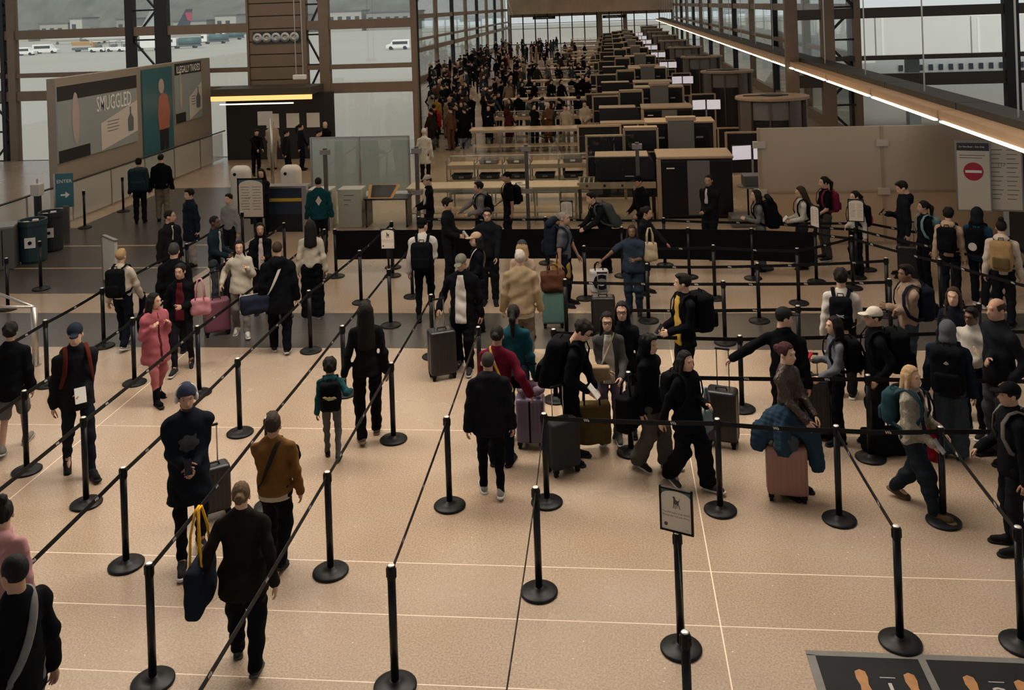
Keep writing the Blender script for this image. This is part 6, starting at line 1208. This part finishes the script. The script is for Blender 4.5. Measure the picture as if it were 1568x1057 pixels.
q_ = G(1206, 762); V_, F_ = nets_of([('c', (-.20, 0, .02), (.22, 0, .05), .11, .12), ('c', (-.26, .0, .0), (-.30, .0, -.14), .11, .09), ('c', (.26, 0, .0), (.33, -.02, -.36), .11, .085), ('e', (0, .02, .13), (.24, .15, .14)), ('c', (-.05, -.10, .05), (-.05, -.14, -.12), .10, .10)], .016, .05, lambda P: .010 * np.sin(P[:, 0] * 60 + P[:, 2] * 50) * np.sin(P[:, 1] * 70 + P[:, 2] * 40)); t = thing('fur_coat', 'blue fur coat draped over the rose pink suitcase', 'coat', (q_[0], q_[1], .74)); link('fur', np_mesh('fur', [(V_, F_, 0)], cloth((.018, .038, .062))), t)
V_, F_ = nets_of([('e', (-.02, -.13, -.08), (.14, .09, .11))], .02, .05, lambda P: .008 * np.sin(P[:, 0] * 60 + P[:, 2] * 50)); link('lining', np_mesh('lining', [(V_, F_, 0)], cloth((.05, .058, .07))), t)
a = H('blond woman in a grey fuzzy jacket striding right with brown boots', 1402, 778, 556, face=68, sex='f', w=1.08, top=jk((.20, .185, .155), .88, loose=1.2, mat=mat('fuzzy_grey', (.24, .215, .175), .95, 0, .45, 26, 1.0, spec=.05), open=((.012, .014, .018), .06)), legs=lg('baggy', (.012, .016, .022)), hair=('bob', (.36, .24, .13)), head=(-12, 0), ap='hold', an='hold', stride=.55, lead=-1, shoes=dict(kind='boot', col=(.075, .048, .028), sole=(.12, .09, .05))); phone(a, -1, 'pale phone in the hand of the blond woman', (.3, .3, .3)); i_ = INFO[a.name]
backpack(a, 'teal backpack on the blond woman in the fuzzy jacket', (.018, .048, .062), size=(.30, .18, .42)); bag('red shopping bag hanging behind the blond woman', world_of(a, (.34, -.02, .42)), i_['rz'] + 1.2, (.34, .12, .44), (.30, .012, .030), BK, .28, name='shopping_bag')
a = H('man in a black jacket with a pale strap cut off by the right edge', 1556, 842, 588, face=-70, top=jk(BK, .80), hair=('crop', HB), hat=('cap', BK), skin='tan', an='hold', w=1.1); backpack(a, 'black backpack with dangling straps on the man at the right edge', BK, strap=(.10, .095, .085), size=(.34, .22, .50))
# ---- centre right
a = H('person in black with bobbed black hair carrying a clear pouch', 1056, 744, 535, face=48, sex='f', w=1.08, top=jk(BK, .78, loose=1.1), legs=lg('wide'), hair=('bob', HB), ap='phone', an='walkb', stride=.46, lead=1, shoes=dict(col=(.04, .04, .042), sole=(.55, .52, .48))); i_ = INFO[a.name]; backpack(a, 'black backpack with white scribbled print in the centre right', BK, size=(.32, .20, .44), mark=((.30, .32, .33), [(-.07, -.10), (.06, -.06), (.07, .10), (-.05, .07)], .05)); bag('clear pouch with pale print hanging beside the person with bobbed hair', world_of(a, (.26, -.05, .55)), i_['rz'], (.20, .08, .26), (.16, .22, .24), handle=.25, name='clear_pouch')
a = H('person in a black hooded jacket and wide grey trousers', 1000, 716, 512, face=60, top=jk(BK, .78, hood=True, loose=1.08), legs=lg('wide', (.075, .068, .058)), hair=('messy', HB), hat=('hood', BK), stride=.30, lead=1, shoes=SNK, ap='belly'); i_ = INFO[a.name]; bag('black shoulder bag with a white trim between the hooded jacket and the clear pouch', world_of(a, (-.28, .12, .55)), i_['rz'], (.44, .18, .42), BK, handle=.2, name='shoulder_bag')
a = H('young man in a yellow shirt and black jacket looking back over his shoulder', 1046, vh=420, h=1.78, face=-62, w=1.05, top=jk(BK, .80, open=((.46, .29, .05), .10)), hair=('short', HB), head=(-30, 0), an='read', ap='read'); phone(a, -1, 'black phone in the hand of the young man in yellow', screen=True); backpack(a, 'big round black backpack on the young man in yellow', BK, size=(.36, .26, .52))
a = H('woman in glasses and a grey cardigan with a beige crossbody bag', 936, 674, 479, face=0, sex='f', top=jk((.055, .055, .052), .80, open=((.44, .41, .38), .085)), legs=lg('straight', (.125, .095, .155)), hair=('longer', HB), glasses=True, ap='hold', an='belly', shoes=dict(col=(.09, .09, .09), sole=(.5, .48, .46))); i_ = INFO[a.name]; b = bag('beige crossbody bag on the woman in the grey cardigan', world_of(a, (-.12, -.24, .86)), i_['rz'], (.27, .10, .19), (.28, .205, .125), handle=0, name='crossbody_bag', flap=(.30, .22, .135)); cross_strap(b, a, (.34, .26, .18), 1, .016)
a = H('man in black bending over an olive bag', 874, 704, 490, face=72, top=jk(BK, .80), legs=lg('straight'), hair=('messy', HB), glasses=True, lean=16, head=(0, 22), ap='lowf', an='hold'); backpack(a, 'tall black backpack on the man bending over the olive bag', BK, size=(.36, .26, .62)); phone(a, -1, 'boarding paper held by the man bending over the olive bag', paper=True)
suitcase('black suitcase leaning beside the man bending over the olive bag', 863, 722, rz=.5, size=(.38, .24, .56), handle=.35, soft=True, ribs=False); q_ = G(908, 690); bag('olive canvas bag in front of the lavender trousers', (q_[0], q_[1], .10), .15, (.46, .18, .50), (.085, .058, .022), BK, .22, name='canvas_bag')
a = H('woman in glasses and black half hidden behind the grey cardigan', 952, vh=463, h=1.68, face=-5, sex='f', hair=('long', HB), glasses=True)
a = H('person in a black hooded jacket and white sneakers seen from behind', 754, 758, 540, face=181, w=1.10, top=jk((.007, .0075, .011), .78, hood=True, loose=1.10), legs=lg('slim'), hair=('crop', (.03, .026, .02)), shoes=dict(col=(.30, .29, .27), sole=(.55, .53, .50)), stride=.18, lead=1)
a = H('person in a dark red sweater with a yellow strap', 768, 712, 500, face=168, top=sw((.105, .008, .018), .90), legs=lg('straight', NV), hair=('bun', HB), an=(.40, .02, .92), skin='tan'); i_ = INFO[a.name]; b = bag('small dark bag of the person in the red sweater', world_of(a, (-.2, -.12, .9)), i_['rz'], (.2, .08, .16), BK, handle=0, name='crossbody_bag'); cross_strap(b, a, (.48, .31, .06), 1, .016)
a = H('woman in a teal top and blue jeans seen from behind', 793, 672, 468, face=172, sex='f', top=sw((.010, .058, .078), .95), legs=lg('straight', (.055, .075, .135)), hair=('pony', HB), skin='tan')
suitcase('lavender suitcase with a neck pillow on its handle', 814, 682, rz=-.1, size=(.36, .26, .56), col=(.145, .110, .180), handle=.36, trim=(.012, .012, .014)); q_ = G(816, 682); t = thing('neck_pillow', 'mauve neck pillow resting on the lavender suitcase', 'pillow', (q_[0], q_[1], .68)); MB().tube([(.13 * math.cos(x_), .11 * math.sin(x_), .04) for x_ in np.linspace(-1.1, 4.2, 14)], .055, 10).build('cushion', cloth((.20, .14, .19)), t, smooth=True)
# ---- left background
a = H('person in black with a large dark pack near the glass balustrade', 212, vh=243, h=1.76, face=175, hair=('short', HB), hat=('cap', BK)); backpack(a, 'very large dark teal pack near the glass balustrade', (.010, .022, .028), size=(.50, .34, .62))
a = H('man in black and khaki trousers standing beyond the large pack', 246, vh=236, h=1.84, face=165, w=1.1, top=jk(BK, .86), legs=lg('straight', (.16, .13, .09)), hair=('crop', HB))
a = H('dark-haired person in a navy coat right of the suited man', 290, vh=290, h=1.72, face=-60, w=1.15, top=ct((.008, .014, .022), .60), hair=('messy', HB), legs=lg('straight', (.3, .28, .26)))
a = H('dark-haired person leaning over the teal counter', 350, vh=297, h=1.62, face=-40, top=sw((.20, .20, .20)), hair=('short', HB))
a = H('woman in black looking at her phone between the two white kiosks', 400, vh=259, h=1.66, face=-15, sex='f', hair=('long', HB), ap='phone', an='phone', head=(0, 14))
a = H('officer in a dark teal jacket with a pale badge beside the black panels', 487, vh=272, h=1.76, face=178, w=1.15, top=jk((.006, .045, .055), .80), hair=('crop', HB)); i_ = INFO[a.name]; t_ = MB().prism([(0, 1.14), (.07, 1.25), (0, 1.36), (-.07, 1.25)], 1, .135, .142).build('badge', mat('badge_pale', (.52, .42, .40), .5), a)
a = H('person in a white coat at the glass screen post', 649, vh=197, h=1.72, face=165, top=ct((.50, .47, .42), .60), hair=('short', (.44, .40, .34)))
a = H('person in a bright red jacket in the far left of the crowd', 664, vh=160, h=1.74, face=172, top=jk((.36, .006, .022), .84), hair=('short', HB), q=2.9); backpack(a, 'black backpack on the bright red jacket', BK)
a = H('person in a mustard top just beyond the red jacket', 668, vh=147, h=1.72, face=150, top=sw((.34, .19, .03)), hair=('short', HB), q=2.9)
# ---- the dense crowd in the far lanes: copies of a few figures, each in its own clothes
VAR = []
for k in range(9):
    sx = 'f' if k % 2 else 'm'
    o = H('crowd', at=(0, -30 - k), h=1.62 + .03 * (k % 5), face=0, sex=sx, w=1 + .04 * (k % 3), top=(jk() if k % 3 == 0 else hd(BK) if k % 3 == 1 else sw(BK)), legs=lg('straight'), hair=(['short', 'long', 'crop', 'pony', 'messy', 'bob', 'short', 'bun', 'bald'][k], HB), ap=['down', 'phone', 'hold', 'walkf', 'read', 'pocket', 'reach', 'down', 'phone'][k], an=['walkb', 'hold', 'pocket', 'down', 'read', 'strap', 'reach', 'cross', 'down'][k], lean=[0, 0, 4, 0, 8, 0, 14, 0, 0][k], single=True, q=3.4, head=(k * 9 % 40 - 20, 6)); VAR.append(o.data); bpy.data.objects.remove(o)
PAL = [('black', BK)] * 9 + [('charcoal', CHAR), ('navy', NV), ('dark brown', (.02, .016, .012)), ('grey', (.07, .07, .07)), ('slate blue', (.025, .035, .05)), ('cream', (.34, .29, .23)), ('tan', (.22, .155, .10)), ('rust brown', (.09, .045, .025)), ('maroon', (.05, .010, .012)), ('dark teal', (.02, .04, .042))]
rr = random.Random(11); spots = []
def try_spot(x, y, dmin=.55):
    if all((x - a) ** 2 + (y - b) ** 2 > dmin ** 2 for a, b in spots): spots.append((x, y)); return True
    return False
def crowd_person(x, y, col, label, group, face=None):
    k = rr.randrange(9); me = VAR[k]; o = bpy.data.objects.new('person', me); COL.objects.link(o); o.location = (x, y, 0); o.rotation_euler = (0, 0, rr.uniform(0, 6.28) if face is None else face); sc = rr.uniform(.95, 1.06); o.scale = (sc, sc, sc)
    for i, m in enumerate(me.materials):
        if m.name.startswith('cloth') and i == next(j for j, mm in enumerate(me.materials) if mm.name.startswith('cloth')): o.material_slots[i].link = 'OBJECT'; o.material_slots[i].material = cloth(col)
    tag(o, label, 'person', group); return o
n = 0
for tries in range(9000):
    if n >= 180: break
    y = 34.9 + 75 * rr.random() ** 1.55
    xl = max(-13.4, -7.0 - (y - 35) * .21); x = rr.uniform(xl, -5.5 + .5 * rr.random())
    if rr.random() < .12: x = rr.uniform(-5.2, -1.2)
    if any(abs(y - (23.75 + LANE * k)) < .8 or abs(y - (26.1 + LANE * k)) < .7 for k in range(NL)) and x > -5.7: continue
    if not try_spot(x, y, .48): continue
    cn, c = rr.choice(PAL); row = ORD[min(8, max(0, int((y - 23.75) / LANE)))]
    side = 'at the glazing edge' if x < xl + (-5.5 - xl) * .33 else 'in the thick' if x < xl + (-5.5 - xl) * .7 else 'at the table side' if x < -5.4 else 'between the tables'
    crowd_person(x, y, c, '%s-clothed traveller %s of the crowd by the %s screening row' % (cn, side, row), 'crowd beside the %s screening row' % row); n += 1
for k in (0, 1, 2, 3):                           # people unpacking at the tables behind
    for j in range(7 if k < 2 else 5):
        x = -5.2 + j * .68 + rr.uniform(-.12, .12); y = 23.75 + LANE * (k + 1) + .95 + rr.uniform(-.1, .15)
        if k == 0 and j in (0,): continue
        cn, c = rr.choice(PAL + [('pale pink', (.40, .30, .27))])
        if not try_spot(x, y, .45): continue
        crowd_person(x, y, c, '%s-clothed traveller, %s from the left at the %s inspection table' % (cn, ORD[j], ORD[k + 1]), 'travellers at the %s table' % ORD[k + 1], rr.uniform(-.7, .7))
for k in (1, 2, 3, 4):                           # and waiting behind the tray racks
    for j in range(6):
        x = -5.0 + j * .72 + rr.uniform(-.15, .15); y = 26.1 + LANE * k + 1.0 + rr.uniform(-.2, .5); cn, c = rr.choice(PAL)
        if not try_spot(x, y, .5): continue
        crowd_person(x, y, c, '%s-clothed traveller, %s from the left behind the %s tray rack' % (cn, ORD[j], ORD[k]), 'travellers behind the %s tray rack' % ORD[k], rr.uniform(0, 6.28))
for j, (u, y, cn, c) in enumerate(((392, 30.5, 'black', BK), (418, 31.6, 'cream', (.34, .29, .23)), (440, 30.2, 'charcoal', CHAR), (462, 31.4, 'navy', NV), (482, 29.6, 'grey', (.07, .07, .07)), (500, 31.2, 'black', BK))):
    crowd_person(float(PY(u, 250, y)[0]), y, c, '%s-clothed traveller, %s from the left under the amber-lit canopy' % (cn, ORD[j]), 'travellers under the amber canopy')
